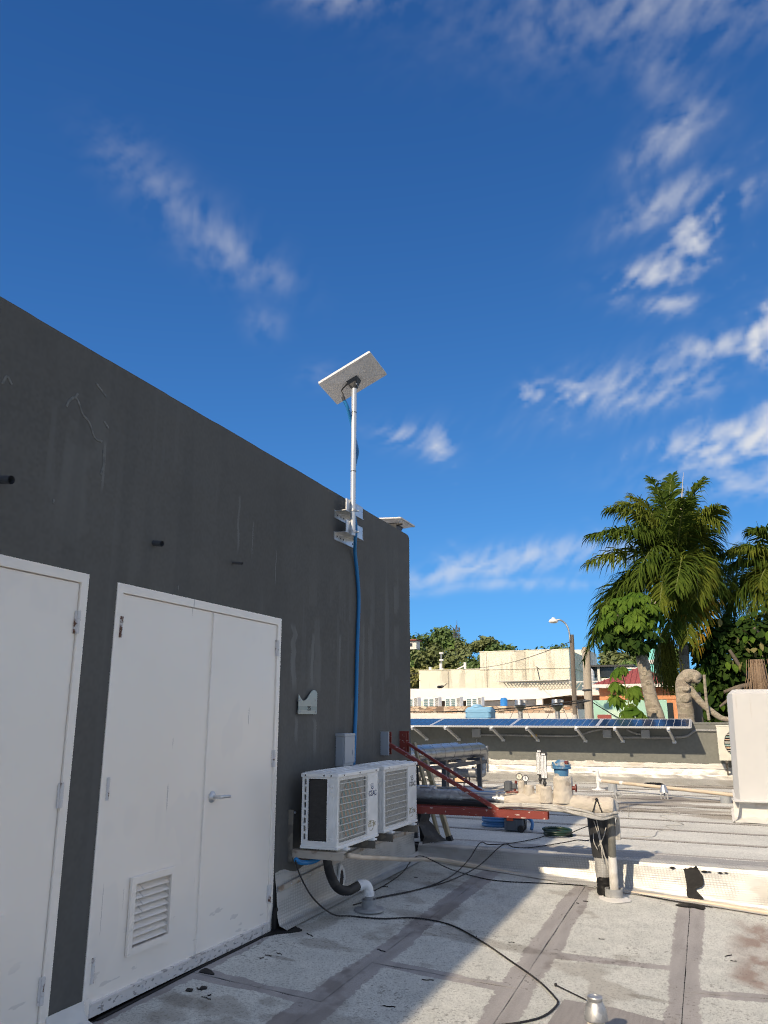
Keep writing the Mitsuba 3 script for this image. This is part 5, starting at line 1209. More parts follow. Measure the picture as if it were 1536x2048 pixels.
part(mw, 'brick_patch', bx(-4.9, -4.3, 36.97, 36.995, 1.38, 1.56), 'tile_red')
th_ = thing('turquoise_house', 'small turquoise house on the slope behind the red roof', 'house')
part(th_, 'wall', bx(-5.65, -4.3, 60, 64, -2, 4.75), 'turquoise')
part(th_, 'roof', bx(-5.75, -4.2, 59.9, 64.1, 4.76, 4.86), 'stucco_white')
part(th_, 'upper_storey', bx(-4.3, -3.4, 62, 65, 0, 6.3), 'turquoise')
part(th_, 'railing', bx(-4.4, -3.3, 61.9, 61.95, 5.2, 5.5), 'stucco_white')
gh = thing('grey_house', 'grey open sided house on the hillside right of the concrete building', 'house')
part(gh, 'wall', bx(-10.3, -6.3, 70, 75, -2, 4.6), 'stucco_white')
part(gh, 'roof', bx(-10.6, -6.0, 69.4, 75, 5.5, 5.65), 'charcoal')
part(gh, 'opening', bx(-10.1, -6.6, 69.9, 69.99, 4.65, 5.45), 'window_dark')
for x in (-10.2, -9.0, -7.6, -6.4):
    part(gh, 'post', bx(x, x + .2, 69.7, 69.9, 2, 5.5), 'stucco_white')
k = thing('white_tank', 'white ribbed water tank beside the concrete building', 'tank')
part(k, 'body', lathe([(0, 3.55), (.36, 3.55), (.38, 3.6), (.38, 4.45), (.30, 4.62), (.12, 4.72), (0, 4.73)], 18, (-7.95, 57, 0)), 'pvc_white', 35)
part(k, 'rib', cat(*[lathe([(.38, -.04), (.40, 0), (.38, .04)], 18, (-7.95, 57, z)) for z in (3.75, 4.0, 4.25)]), 'pvc_white')
part(k, 'stand', bx(-8.4, -7.5, 56.6, 57.4, -4.6, 3.54), 'stucco_white')

# ---------------------------------------------------------------- hills and their trees


def hill_z(x, y):
    """Two wooded ridges behind the town."""
    x, y = np.asarray(x, float), np.asarray(y, float)
    a = 20.5 * np.exp(-((x + 66) / 27) ** 2 - ((y - 175) / 48) ** 2)
    b = 13.5 * np.exp(-((x + 14) / 60) ** 2 - ((y - 200) / 55) ** 2)
    r = np.maximum(a, b) + 1.8 * (meshkit.fbm(np.stack([x * .03, y * .03, 0 * x], -1), 3, 8) - .5) * np.clip((y - 90) / 40, 0, 1)
    return -4.7 + r


gx, gy = np.meshgrid(np.linspace(-260, 160, 106), np.linspace(85, 330, 62), indexing='ij')
V = np.stack([gx, gy, hill_z(gx, gy)], -1).reshape(-1, 3)
idx = np.arange(V.shape[0]).reshape(gx.shape)
q = np.stack([idx[:-1, :-1], idx[1:, :-1], idx[1:, 1:], idx[:-1, 1:]], -1).reshape(-1, 4)
mat('hill_grass', lambda p, n, uv: mix((0.045, 0.06, 0.022), (0.10, 0.095, 0.045), fbm(p.x * .12, p.y * .12, p.z * .2, 4)), 0.95)
struct('hill', (V, q), 'hill_grass', True)
G = {}
for nm, c0, c1 in (('leaf_dark', (0.046, 0.086, 0.022), (0.098, 0.150, 0.038)), ('leaf_mid', (0.060, 0.110, 0.026), (0.115, 0.180, 0.042)), ('leaf_olive', (0.080, 0.104, 0.036), (0.138, 0.162, 0.056)), ('leaf_yellow', (0.15, 0.16, 0.05), (0.24, 0.23, 0.08))):
    mat(nm, (lambda a, b: lambda p, n, uv: mix(a, b, noise(p.x * 2.3, p.y * 2.3, p.z * 2.3)))(tuple(1.3 * x for x in c0), tuple(1.25 * x for x in c1)), 0.6)
mat('bark', lambda p, n, uv: mix((0.12, 0.10, 0.08), (0.22, 0.19, 0.155), fbm(p.x * 5, p.y * 5, p.z * 1.5, 4)), 0.95)


def leaf_cloud(blobs, n, size, seed, droop=.3):
    """n leaf tufts (bent quads) spread through ellipsoid clumps, denser towards their outside."""
    g = np.random.default_rng(seed)
    w = np.array([b[3] * b[4] * b[5] for b in blobs]) ** .66
    pick = g.choice(len(blobs), n, p=w / w.sum())
    b = np.array(blobs)[pick]
    u = g.normal(size=(n, 3)); u /= np.linalg.norm(u, axis=1, keepdims=True)
    r = g.random(n) ** .38
    c = b[:, :3] + u * r[:, None] * b[:, 3:6] * (0.85 + .35 * g.random((n, 1)))
    nrm = u + g.normal(0, .55, (n, 3)) + [0, 0, droop]; nrm /= np.linalg.norm(nrm, axis=1, keepdims=True)
    t = np.cross(nrm, g.normal(size=(n, 3))); t /= np.linalg.norm(t, axis=1, keepdims=True) + 1e-9
    s = np.cross(nrm, t)
    L = size * (.6 + .8 * g.random((n, 1))); W = L * (.45 + .3 * g.random((n, 1)))
    v = np.stack([c - t * L, c + s * W + nrm * L * .2, c + t * L, c - s * W + nrm * L * .2], 1).reshape(-1, 3)
    i = np.arange(n)[:, None] * 4
    f = np.concatenate([i + [0, 1, 2], i + [0, 2, 3]])
    return trimesh.Trimesh(v, f, process=False)


def crown_blobs(c, rx, rz, k, seed):
    g = np.random.default_rng(seed)
    out = []
    for i in range(k):
        a, e = g.uniform(0, 6.28), g.uniform(-.5, 1.0)
        rr = .62 * rx
        out.append((c[0] + rr * math.cos(a) * math.cos(e), c[1] + rr * math.sin(a) * math.cos(e), c[2] + .62 * rz * math.sin(e), rx * g.uniform(.34, .55), rx * g.uniform(.34, .55), rz * g.uniform(.34, .5)))
    return out + [(c[0], c[1], c[2], rx * .55, rx * .55, rz * .55)]


def hill_tree(label, x, y, top, rx, rz, m, n=420, size=.55, trunk=True, seed=0):
    k = thing('hill_tree', label, 'tree', None)
    z0 = float(hill_z(x, y))
    part(k, 'trunk', tube(spline([(x, y, z0 - .3), (x + .15, y, (z0 + top) / 2), (x, y, top - rz * .8)], 4), [.32, .3, .28, .26, .24, .22, .2, .18, .15], 7), 'bark', True)
    part(k, 'crown', leaf_cloud(crown_blobs((x, y, top - rz), rx, rz, 7, seed), n, size, seed + 1), m)


HT = [('rounded dark tree on the ridge at the corner of the grey building', -56.5, 152, 17.9, 4.6, 3.6, 'leaf_dark'), ('tall dense tree at the highest point of the left ridge', -51.2, 156, 20.1, 4.8, 4.2, 'leaf_dark'),
      ('tree on the ridge right of its highest crown', -47.8, 154, 17.3, 3.4, 3.2, 'leaf_mid'), ('sparse feathery tree beside the radio mast', -43.8, 148, 16.7, 1.9, 2.6, 'leaf_olive'),
      ('pale domed tree on the right end of the left ridge', -40.6, 152, 16.9, 3.2, 2.2, 'leaf_olive'), ('wide dark tree falling off right of the domed tree', -36.6, 150, 15.4, 4.2, 3.2, 'leaf_dark'), ('low tree at the foot of the ridge by the concrete block', -34.0, 146, 13.2, 3.4, 2.8, 'leaf_dark'),
      ('brownish tree in the middle of the left slope', -47.5, 140, 14.9, 4.2, 3.6, 'leaf_olive'), ('mid green tree left below the ridge top', -53.8, 142, 14.2, 4.4, 3.2, 'leaf_mid'), ('grey green tree right of the slope centre', -41.2, 140, 13.4, 4.0, 3.8, 'leaf_olive'),
      ('dark tree behind the step of the concrete building', -37.0, 136, 12.2, 3.6, 3.4, 'leaf_dark'), ('yellowish flowering tree low on the left slope', -47.0, 126, 9.9, 3.2, 2.4, 'leaf_yellow'), ('second yellowish tree low on the slope beside the lamp poles', -42.2, 124, 9.7, 2.6, 2.0, 'leaf_yellow'),
      ('dark green tree at the slope foot by the grey building corner', -51.0, 126, 9.6, 3.4, 3.2, 'leaf_dark'), ('bright green tree low on the slope centre', -38.0, 122, 8.8, 2.8, 2.2, 'leaf_mid'), ('broad tree near the white hillside house', -52.4, 134, 12.3, 3.6, 2.6, 'leaf_mid'),
      ('low bushy tree left of the concrete building', -42.5, 108, 5.6, 2.8, 3.4, 'leaf_dark'), ('bushy tree behind the lower concrete roof', -33.8, 118, 8.0, 2.6, 2.2, 'leaf_olive'), ('bushy tree behind the step in the roofline', -31.4, 120, 9.0, 2.6, 2.6, 'leaf_dark'),
      ('left green tree standing up behind the tall concrete block', -27.5, 120, 11.3, 1.9, 1.5, 'leaf_mid'), ('middle green tree behind the tall concrete block', -24.8, 122, 12.1, 2.3, 2.0, 'leaf_dark'), ('right green tree behind the tall concrete block', -20.8, 122, 12.6, 2.4, 2.2, 'leaf_dark'), ('low tree between the two taller ones behind the block', -22.8, 121, 11.2, 1.7, 1.3, 'leaf_mid'),
      ('brown green tree on the right slope beside the utility pole', -15.6, 140, 11.0, 3.4, 2.4, 'leaf_olive'), ('dark tree on the right slope crest left of the leaning trunk', -11.5, 142, 11.2, 3.2, 2.4, 'leaf_dark'), ('olive tree in the middle of the right slope', -13.6, 128, 9.2, 3.0, 2.2, 'leaf_olive'), ('green tree low on the right slope above the grey house', -10.6, 118, 7.6, 2.8, 2.0, 'leaf_mid'),
      ('dark tree low on the right slope behind the utility pole', -15.6, 112, 7.2, 2.6, 2.2, 'leaf_dark'), ('green tree on the right crest behind the leafy crown', -7.4, 140, 11.2, 3.6, 2.6, 'leaf_mid'), ('olive tree on the right slope by the turquoise house', -8.2, 122, 8.0, 2.8, 2.4, 'leaf_olive')]
for i, (lab, x, y, top, rx, rz, m) in enumerate(HT):
    hill_tree(lab, x, y, top + (1.9 if x > -17 else 0), rx, rz + (.5 if x > -17 else 0), m, int(260 + 55 * rx * rz), .42 if rx > 2.5 else .30, seed=100 + i)
# the undergrowth that closes the slopes
g = np.random.default_rng(5)
bl = []
for i in range(330):
    y = g.uniform(100, 170); x = g.uniform(-.40, .02) * y
    z = float(hill_z(x, y))
    bl.append((x, y, z + .8, g.uniform(1.6, 3.2), g.uniform(1.6, 3.2), g.uniform(1.0, 2.4)))
scene['undergrowth'] = ply(leaf_cloud(bl, 15000, .5, 77), 'leaf_olive')
labels['undergrowth'] = {'kind': 'stuff', 'label': 'dense green and brown undergrowth covering the hillsides', 'category': 'undergrowth'}
k = thing('radio_mast', 'thin lattice radio mast on the ridge top', 'mast')
mx, my = -45.4, 149
part(k, 'lattice', cat(*[tube([(mx + sx * .35, my + sy * .35, 6), (mx + sx * .22, my + sy * .22, 18.3)], .05, 4) for sx in (-1, 1) for sy in (-1, 1)], *[tube([(mx - .34 * s, my - .3, 8 + i * .8), (mx + .34 * s, my - .3, 8.8 + i * .8)], .035, 4) for i in range(12) for s in (-1, 1)]), 'dark_steel')
part(k, 'antenna', cat(*[bx(mx + dx - .09, mx + dx + .09, my - .5, my - .35, z, z + .9) for dx, z in ((-.62, 17.3), (.62, 17.3), (0, 17.8), (-.5, 16.2), (.5, 16.2))], bx(mx - .7, mx + .7, my - .45, my - .4, 17.4, 17.5)), 'dark_steel')
part(k, 'whip', cyl((mx, my, 18.2), (mx, my, 19.6), .04, 5), 'dark_steel')
for lab, x, y, z0, z1 in (('slender pole with white lamps on the left hillside', -38.6, 118, 2, 10.9), ('short white pipe pole left of the lamp pole', -40.9, 116, 2, 6.8)):
    k = thing('lamp_pole', lab, 'pole')
    part(k, 'pole', cyl((x, y, z0), (x, y, z1), .13, 8), 'galv_dull')
    part(k, 'lamp', cat(*[bx(x - .3, x + .35, y - .2, y + .2, z, z + .3, .05) for z in ((z1 - .15, z1 - 2.6, z1 - 1.2) if z1 > 8 else (z1 - .2,))]), 'pvc_white')
k = thing('hillside_house', 'tiny white house with a rusty roof high on the left hillside', 'house')
part(k, 'wall', bx(-52.2, -49.9, 138, 140, 13.4, 14.9), 'stucco_white')
part(k, 'roof', bx(-52.5, -49.7, 137.4, 140.4, 14.95, 15.15), 'tile_red')
part(k, 'window', bx(-51.3, -50.7, 137.9, 137.98, 13.9, 14.5), 'window_dark')
bd = thing('bird', 'dark bird gliding with raised tail in front of the cream concrete', 'bird')
c = np.array([-9.85, 30.0, 2.60])
part(bd, 'body', trimesh.convex.convex_hull(np.vstack([c + np.array([t * .13, 0, .02 * t]) + np.array([0, .05 * math.cos(a), .055 * math.sin(a)]) * math.sqrt(max(0, 1 - t * t * .92)) for t in np.linspace(-1, 1, 9) for a in np.arange(8) * math.pi / 4])), 'charcoal', True)
wing = lambda s: trimesh.convex.convex_hull(np.array([c + [.06, 0, .01], c + [-.06, 0, .01], c + [.0, s * .16, .045], c + [-.09, s * .16, .04], c + [-.06, s * .30, -.05], c + [.0, 0, -.005], c + [-.02, s * .16, .038]]))
part(bd, 'wing', wing(-1), 'charcoal')
part(bd, 'wing', wing(1), 'charcoal')
part(bd, 'tail', trimesh.convex.convex_hull(np.array([c + [.10, -.02, .0], c + [.10, .02, .0], c + [.25, -.05, .13], c + [.25, .05, .13], c + [.2, 0, .06]])), 'charcoal')
part(bd, 'beak', trimesh.convex.convex_hull(np.array([c + [-.12, -.012, -.012], c + [-.12, .012, -.012], c + [-.12, 0, -.03], c + [-.185, 0, -.03]])), 'charcoal')

# ---------------------------------------------------------------- palms and trees behind the parapet
leafmat('frond_green', lambda p, n, uv: mix((0.040, 0.075, 0.014), (0.105, 0.150, 0.026), noise(p.x * 4, p.y * 4, p.z * 4)), 0.5, 0.35)
leafmat('frond_light', lambda p, n, uv: mix((0.080, 0.125, 0.020), (0.180, 0.205, 0.035), noise(p.x * 4, p.y * 4, p.z * 4)), 0.6, 0.35)
leafmat('frond_yellow', lambda p, n, uv: mix((0.30, 0.20, 0.03), (0.10, 0.13, 0.02), smoothstep(.45, .6, noise(p.x * 5, p.y * 5, p.z * 5))), 0.6, 0.4)
mat('crownshaft', lambda p, n, uv: mix((0.13, 0.19, 0.06), (0.21, 0.26, 0.10), fbm(p.x * 8, p.y * 8, p.z * 1.2, 3)), 0.4)
mat('palm_trunk', lambda p, n, uv: mix((0.36, 0.33, 0.27), (0.24, 0.21, 0.17), smoothstep(.5, .62, fbm(p.x * 3, p.y * 3, p.z * 7, 4))), 0.9)
mat('rachis', (0.16, 0.19, 0.06), 0.5)


def frond_mesh(P0, P1, P2, seed, n=92, length=1.02, hang=.75):
    """A plumose palm frond: leaflets in pairs along an arching stalk, tips bent down."""
    g = np.random.default_rng(seed)
    P0, P1, P2 = map(np.asarray, (P0, P1, P2))
    bez = lambda t: (1 - t) ** 2 * P0 + 2 * t * (1 - t) * P1 + t * t * P2
    v, f = [], []
    for i in range(n):
        t = .10 + .90 * (i + g.random() * .6) / n
        c = bez(t)
        d = bez(min(1, t + .02)) - bez(t - .02)
        d /= np.linalg.norm(d)
        s = np.cross(d, [0, 0, 1.0])
        s = s / (np.linalg.norm(s) + 1e-6)
        u = np.cross(s, d)
        L0 = length * (.45 + .55 * math.sin(math.pi * min(1, .12 + t * .86))) * (1 - .35 * t)
        for sg in (-1, 1):
            L = L0 * g.uniform(.82, 1.12)
            tilt = g.normal(.18, .33)
            out = s * sg * math.cos(tilt) + u * math.sin(tilt) + d * (.42 + .55 * t)
            out /= np.linalg.norm(out)
            w = .020 * g.uniform(.8, 1.2) + .006
            dn = hang * g.uniform(.6, 1.3)
            pts = [c, c + out * L * .42 + [0, 0, -.05 * dn * L], c + out * L * .76 + [0, 0, -.30 * dn * L], c + out * L * .94 + [0, 0, -.75 * dn * L]]
            wd = np.cross(out, u * math.cos(.5) + s * sg * .3 + g.normal(0, .25, 3))
            wd /= np.linalg.norm(wd) + 1e-6
            b = len(v)
            for q, ww in zip(pts, (.6, 1.0, .75, .06)):
                v += [q - wd * w * ww, q + wd * w * ww]
            for j in range(3):
                a = b + 2 * j
                f += [[a, a + 1, a + 3], [a, a + 3, a + 2]]
    return trimesh.Trimesh(np.array(v), f, process=False), tube([bez(t) for t in np.linspace(0, 1, 14)], np.linspace(.042, .008, 14), 6)


def palm(label, trunk, fronds, seed, group=None):
    k = thing('palm_tree', label, 'palm tree', group)
    part(k, 'trunk', tube(spline(trunk[0], 5), np.interp(np.linspace(0, 1, 5 * (len(trunk[0]) - 1) + 1), np.linspace(0, 1, len(trunk[1])), trunk[1]), 18), 'palm_trunk', True)
    part(k, 'crownshaft', tube(spline(trunk[2], 5), np.interp(np.linspace(0, 1, 5 * (len(trunk[2]) - 1) + 1), np.linspace(0, 1, len(trunk[3])), trunk[3]), 18), 'crownshaft', True)
    for i, (a, b, c, m) in enumerate(fronds):
        lf, st_ = frond_mesh(a, b, c, seed + i)
        fk = part(k, 'frond', lf, m, label='yellowing hanging frond' if m == 'frond_yellow' else None)
        part(fk, 'stalk', st_, 'rachis', True)
    return k


F1 = [((-0.7, 25.0, 6.05), (-0.66, 25.3, 7.84), (-1.28, 25.8, 8.89), 'frond_green'), ((-0.7, 25.0, 6.05), (-0.24, 24.8, 7.98), (0.27, 25.3, 8.51), 'frond_green'), ((-0.7, 25.0, 6.05), (0.0, 24.4, 7.7), (0.6, 24.0, 6.8), 'frond_light'),
      ((-0.69, 25.0, 6.13), (-1.3, 25.0, 7.83), (-2.52, 24.5, 7.70), 'frond_light'), ((-0.7, 25.0, 6.05), (-1.73, 24.4, 7.41), (-3.04, 23.7, 6.68), 'frond_green'), ((-0.71, 25.0, 5.98), (-1.91, 24.2, 6.61), (-3.1, 23.4, 5.84), 'frond_light'),
      ((-0.72, 25.0, 5.82), (-2.48, 25.2, 6.38), (-3.63, 25.2, 3.17), 'frond_green'), ((-0.73, 25.0, 5.75), (-3.01, 25.8, 6.37), (-3.4, 26.2, 3.7), 'frond_green'), ((-0.71, 25.0, 5.9), (0.05, 23.8, 6.65), (-0.2, 23.4, 4.6), 'frond_light'),
      ((-0.73, 25.0, 5.75), (0.02, 24.1, 6.07), (-0.36, 24.0, 3.29), 'frond_yellow'), ((-0.7, 25.0, 6.05), (0.13, 25.6, 7.83), (0.44, 25.9, 6.29), 'frond_green'), ((-0.7, 25.0, 6.05), (-0.89, 25.8, 7.99), (-0.6, 26.2, 9.06), 'frond_green'),
      ((-0.7, 25.0, 6.05), (-1.13, 23.6, 7.01), (-1.78, 23.0, 5.06), 'frond_green'), ((-0.7, 25.0, 6.05), (-1.56, 25.8, 8.22), (-2.29, 26.4, 8.31), 'frond_light'), ((-0.71, 25.0, 5.9), (-0.91, 23.5, 6.23), (-1.18, 22.9, 4.38), 'frond_light'),
      ((-0.7, 25.0, 6.05), (-0.04, 26.4, 7.72), (0.25, 27.0, 5.37), 'frond_green'), ((-0.7, 25.0, 6.05), (-0.45, 23.5, 6.93), (-0.25, 22.6, 7.27), 'frond_green'), ((-0.72, 25.0, 5.82), (-1.66, 26.3, 6.52), (-2.73, 27.0, 4.56), 'frond_green'),
      ((-0.7, 25.0, 6.05), (-1.28, 23.8, 7.07), (-2.31, 22.8, 6.5), 'frond_green'), ((-0.71, 25.0, 5.98), (-0.3, 23.4, 6.31), (-0.73, 22.7, 4.81), 'frond_green'), ((-.7, 25, 6.05), (-.3, 25.2, 7.5), (-.15, 25.3, 7.9), 'frond_green'), ((-.7, 25, 6.0), (-1.2, 25.6, 7.2), (-1.7, 25.9, 7.6), 'frond_green'),
      ((-.72, 25, 5.8), (-.1, 24.6, 6.3), (.42, 24.3, 4.9), 'frond_green'), ((-.7, 25, 5.85), (.25, 25.5, 6.6), (.72, 25.9, 4.9), 'frond_green'), ((-.7, 25, 5.8), (-1.9, 25.6, 6.5), (-3.0, 26.0, 4.6), 'frond_green'),
      ((-.7, 25, 5.8), (-1.6, 24.4, 6.0), (-2.7, 23.9, 4.7), 'frond_green'), ((-.7, 25, 6.0), (.1, 24.2, 7.2), (.62, 23.9, 7.3), 'frond_light'), ((-.7, 25, 5.7), (-.2, 25.8, 5.9), (.15, 26.2, 4.2), 'frond_green'), ((-.7, 25, 6.05), (-1.2, 25.4, 7.9), (-1.9, 25.7, 8.35), 'frond_light'), ((-.71, 24.95, 5.7), (-.52, 24.1, 5.9), (-.55, 23.9, 3.5), 'frond_light'), ((-.73, 24.95, 5.7), (-1.0, 24.1, 5.9), (-.98, 23.8, 3.7), 'frond_green')]
pk1 = palm('tall green palm with arching fronds behind the rightmost solar panel', ([(-.86, 25, -4.6), (-.83, 25, -1), (-.78, 25, 1.5), (-.72, 25, 3.5)], [.22, .17, .15, .14], [(-.72, 25, 3.45), (-.72, 25, 4.4), (-.71, 25, 5.3), (-.70, 25, 6.05)], [.135, .15, .13, .08]), F1, 300)
part(pk1, 'spear', tube([(-.68, 25, 6.0), (-.42, 25, 7.6), (-.25, 25, 8.75)], [.03, .02, .005], 6), 'pvc_cream')
F2 = [((2.3, 27.0, 5.39), (1.5, 26.5, 6.76), (0.35, 26.2, 5.61), 'frond_green'), ((2.3, 27.0, 5.39), (1.3, 26.2, 6.15), (0.40, 25.8, 4.08), 'frond_green'), ((2.3, 27.0, 5.39), (2.1, 27.5, 7.08), (1.0, 28.0, 6.79), 'frond_green'), ((2.3, 27.0, 5.39), (1.6, 26.0, 5.89), (0.9, 25.5, 3.79), 'frond_light'),
      ((2.31, 27.0, 5.54), (2.2, 26.5, 7.18), (1.5, 26.2, 7.02), 'frond_green'), ((2.3, 27.0, 5.39), (1.9, 26.0, 6.02), (1.35, 25.2, 3.46), 'frond_green'), ((2.3, 27.0, 5.39), (1.4, 27.8, 6.7), (0.35, 28.4, 5.0), 'frond_green'), ((2.3, 27, 5.4), (3.1, 26.5, 6.6), (4.1, 26.2, 5.2), 'frond_green'), ((2.3, 27, 5.4), (2.7, 27.5, 7.2), (3.5, 28, 7.0), 'frond_light'), ((2.3, 27, 5.4), (3.3, 27.5, 5.9), (3.9, 27.8, 4.2), 'frond_green'), ((2.3, 27, 5.4), (1.7, 26.4, 6.9), (0.6, 26.0, 6.25), 'frond_light'),
      ((2.3, 27, 5.4), (1.2, 27.2, 6.0), (0.5, 27.4, 4.4), 'frond_green'), ((2.3, 27, 5.5), (1.9, 26.2, 6.4), (1.5, 25.6, 5.2), 'frond_light'), ((2.3, 27, 5.5), (2.2, 26.0, 6.2), (1.9, 25.2, 4.4), 'frond_green')]
palm('second palm at the right edge, mostly cut off by the photo border', ([(2.4, 27, -4.6), (2.36, 27, 0), (2.32, 27, 3.2)], [.22, .18, .16], [(2.32, 27, 3.15), (2.31, 27, 4.4), (2.3, 27, 5.4)], [.16, .17, .08]), F2, 400)


def leaflet(L, W, curl=.25, fold=.18, n=4):
    """A pointed leaf blade along +y, folded on its midrib and curled down."""
    v, f = [], []
    for i in range(n + 1):
        t = i / n
        w = W * math.sin(math.pi * min(1, .06 + t ** 1.35 * .94)) * .5 + .002
        z = -curl * L * t * t
        v += [(-w, L * t, z + fold * w), (0, L * t, z), (w, L * t, z + fold * w)]
    for i in range(n):
        a = 3 * i
        f += [[a, a + 1, a + 4], [a, a + 4, a + 3], [a + 1, a + 2, a + 5], [a + 1, a + 5, a + 4]]
    return trimesh.Trimesh(np.array(v, float), f, process=False)


def rot(axis, a):
    return trimesh.transformations.rotation_matrix(a, axis)[:3, :3]


def hand_leaf(seed):
    """Seven drooping leaflets from one point (the leaf of the lopped tree)."""
    g = np.random.default_rng(seed)
    ms = []
    for i in range(7):
        a = (i - 3) * .62 + g.normal(0, .08)
        L = (.27 - .022 * abs(i - 3)) * g.uniform(.9, 1.1)
        m = leaflet(L, L * .40, .40)
        m.vertices = m.vertices @ (rot([0, 0, 1], a) @ rot([1, 0, 0], -.40 + g.normal(0, .2))).T
        ms.append(m)
    return cat(ms)


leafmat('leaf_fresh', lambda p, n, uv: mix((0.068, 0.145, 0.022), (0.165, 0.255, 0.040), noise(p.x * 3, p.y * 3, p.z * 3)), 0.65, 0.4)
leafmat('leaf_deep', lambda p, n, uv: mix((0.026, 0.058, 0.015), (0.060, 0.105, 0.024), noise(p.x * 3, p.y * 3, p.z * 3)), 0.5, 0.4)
leafmat('leaf_gold', lambda p, n, uv: mix((0.20, 0.19, 0.07), (0.32, 0.29, 0.13), noise(p.x * 3, p.y * 3, p.z * 3)), 0.5, 0.4)
leafmat('leaf_vine', lambda p, n, uv: mix((0.10, 0.115, 0.018), (0.19, 0.19, 0.035), noise(p.x * 6, p.y * 6, p.z * 6)), 0.5, 0.5)


def leaf_place(c, out, s, g):
    """Where a leaf stands: turned outwards, its own size and roll."""
    out = np.asarray(out, float) / np.linalg.norm(out)
    z = np.array([0, 0, 1.0]) * .8 + out * .6 + g.normal(0, .22, 3)
    z /= np.linalg.norm(z)
    y = out - z * (out @ z) + g.normal(0, .2, 3)
    y -= z * (y @ z)
    y /= np.linalg.norm(y)
    M = np.eye(4)
    M[:3, 0], M[:3, 1], M[:3, 2], M[:3, 3] = np.cross(y, z) * s, y * s, z * s, c
    return T(M.tolist())


def knot(c, out, r):
    a, b, t = frame_of(out)
    return lathe([(r * 1.3, -.03), (r * 1.1, .004), (r * .85, .016), (r * .55, .004), (r * .25, .010), (0, .011)], 14, c, out)


mat('bark_pale', lambda p, n, uv: mix(mix(mix((0.30, 0.26, 0.20), (0.44, 0.39, 0.31), fbm(p.x * 5, p.y * 5, p.z * 5, 4)), (0.19, 0.155, 0.12), smoothstep(.50, .60, fbm(p.x * 5, p.y * 5, p.z * 12, 4)) * .6), (0.24, 0.22, 0.16), smoothstep(.55, .62, fbm(p.x * 11, p.y * 11, p.z * 8 + 5, 3)) * .6), 0.85, bump=lambda p, n, uv: fbm(p.x * 7, p.y * 7, p.z * 10, 3), bump_scale=.015, eps=5e-3)
HAND = [ply(hand_leaf(s), 'leaf_fresh', True) for s in range(4)] + [ply(hand_leaf(s), 'leaf_deep', True) for s in range(4, 6)]
g = np.random.default_rng(11)
t1 = thing('leafy_tree', 'lopped tree with a leaning pale trunk and fresh seven fingered leaves', 'tree')
tr = spline([(-1.35, 23, -4.6), (-1.40, 23, -1), (-1.49, 23, 1.2), (-1.60, 23, 1.9), (-1.68, 23, 2.5), (-1.76, 23, 3.1), (-1.80, 23, 3.5)], 5)
part(t1, 'trunk', tube(tr, np.interp(tr[:, 2], [-4.6, 1.2, 1.6, 2.0, 2.9, 3.5], [.34, .25, .215, .175, .165, .12]), 18), 'bark_pale', True)
for c, o, r in (((-1.72, 22.80, 2.62), (-.25, -1, .05), .085), ((-1.63, 22.79, 2.36), (.35, -1, .0), .07), ((-1.74, 22.80, 2.95), (.1, -1, .2), .07), ((-1.50, 22.78, 1.72), (.4, -1, 0), .08), ((-1.55, 22.75, 1.62), (-.4, -1, 0), .10)):
    part(t1, 'branch_scar', knot((c[0], c[1] + .045, c[2]), o, r * .8), 'bark_pale', 40)
CB = (-1.92, 22.7, 3.98)
for i in range(9):
    a = i * 2.4
    e = np.array([CB[0] + .7 * math.cos(a), CB[1] + .6 * math.sin(a), CB[2] + .1 + .5 * g.random()])
    part(t1, 'branch', tube(spline([(-1.79, 23, 3.35), (np.array([-1.79, 23, 3.35]) + e) / 2 + [0, 0, .12], e], 4), np.linspace(.06, .015, 9), 7), 'bark_pale', True)
n = 0
while n < 235:
    u = g.normal(size=3); u /= np.linalg.norm(u)
    r = g.random() ** .35
    off = u * r * np.array([.90, .80, .86])
    off[0] -= .12 * (off[2] < 0)
    off += .18 * (meshkit.fbm(off[None] * 1.6 + 2, 2, 4)[0] - .5) * u * 2
    if off[2] < -.72:
        continue
    c = np.array(CB) + off
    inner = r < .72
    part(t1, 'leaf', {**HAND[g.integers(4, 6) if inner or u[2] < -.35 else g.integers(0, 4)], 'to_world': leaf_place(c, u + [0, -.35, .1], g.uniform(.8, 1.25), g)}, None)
    n += 1
sh = thing('sapling', 'young climbing shoot with big bright leaves before the leaning trunk', 'plant')
stem = spline([(-2.15, 21.8, .6), (-2.08, 21.8, 1.6), (-2.12, 21.8, 2.2), (-2.22, 21.8, 2.72)], 6)
part(sh, 'stem', tube(stem, .016, 6), 'rachis', True)
for (x, z, s) in ((-2.40, 2.62, 1.15), (-2.28, 2.72, 1.0), (-2.38, 2.36, 1.3), (-2.25, 2.28, 1.2), (-2.10, 2.72, .9), (-2.42, 2.02, 1.2), (-2.30, 1.92, 1.1), (-2.05, 2.18, 1.25), (-1.93, 2.22, 1.2), (-1.86, 2.05, 1.1), (-2.22, 1.62, 1.35), (-2.12, 1.55, 1.2), (-1.92, 1.72, 1.5), (-1.78, 1.62, 1.3), (-1.98, 1.45, 1.1), (-2.30, 1.40, 1.2), (-2.02, 1.80, 1.1), (-1.72, 1.52, 1.1)):
    c = np.array([x, 21.75 + g.uniform(-.15, .1), z])
    part(sh, 'leaf', {**HAND[g.integers(0, 4)], 'to_world': leaf_place(c, (x + 2.1 + g.normal(0, .2), -.8, .1), s * .98, g)}, None)
    q = stem[np.argmin(np.linalg.norm(stem - c, axis=1))]
    part(sh, 'leaf_stalk', tube([q, (q + c) / 2 + [0, 0, .05], c], .006, 5), 'rachis', True)

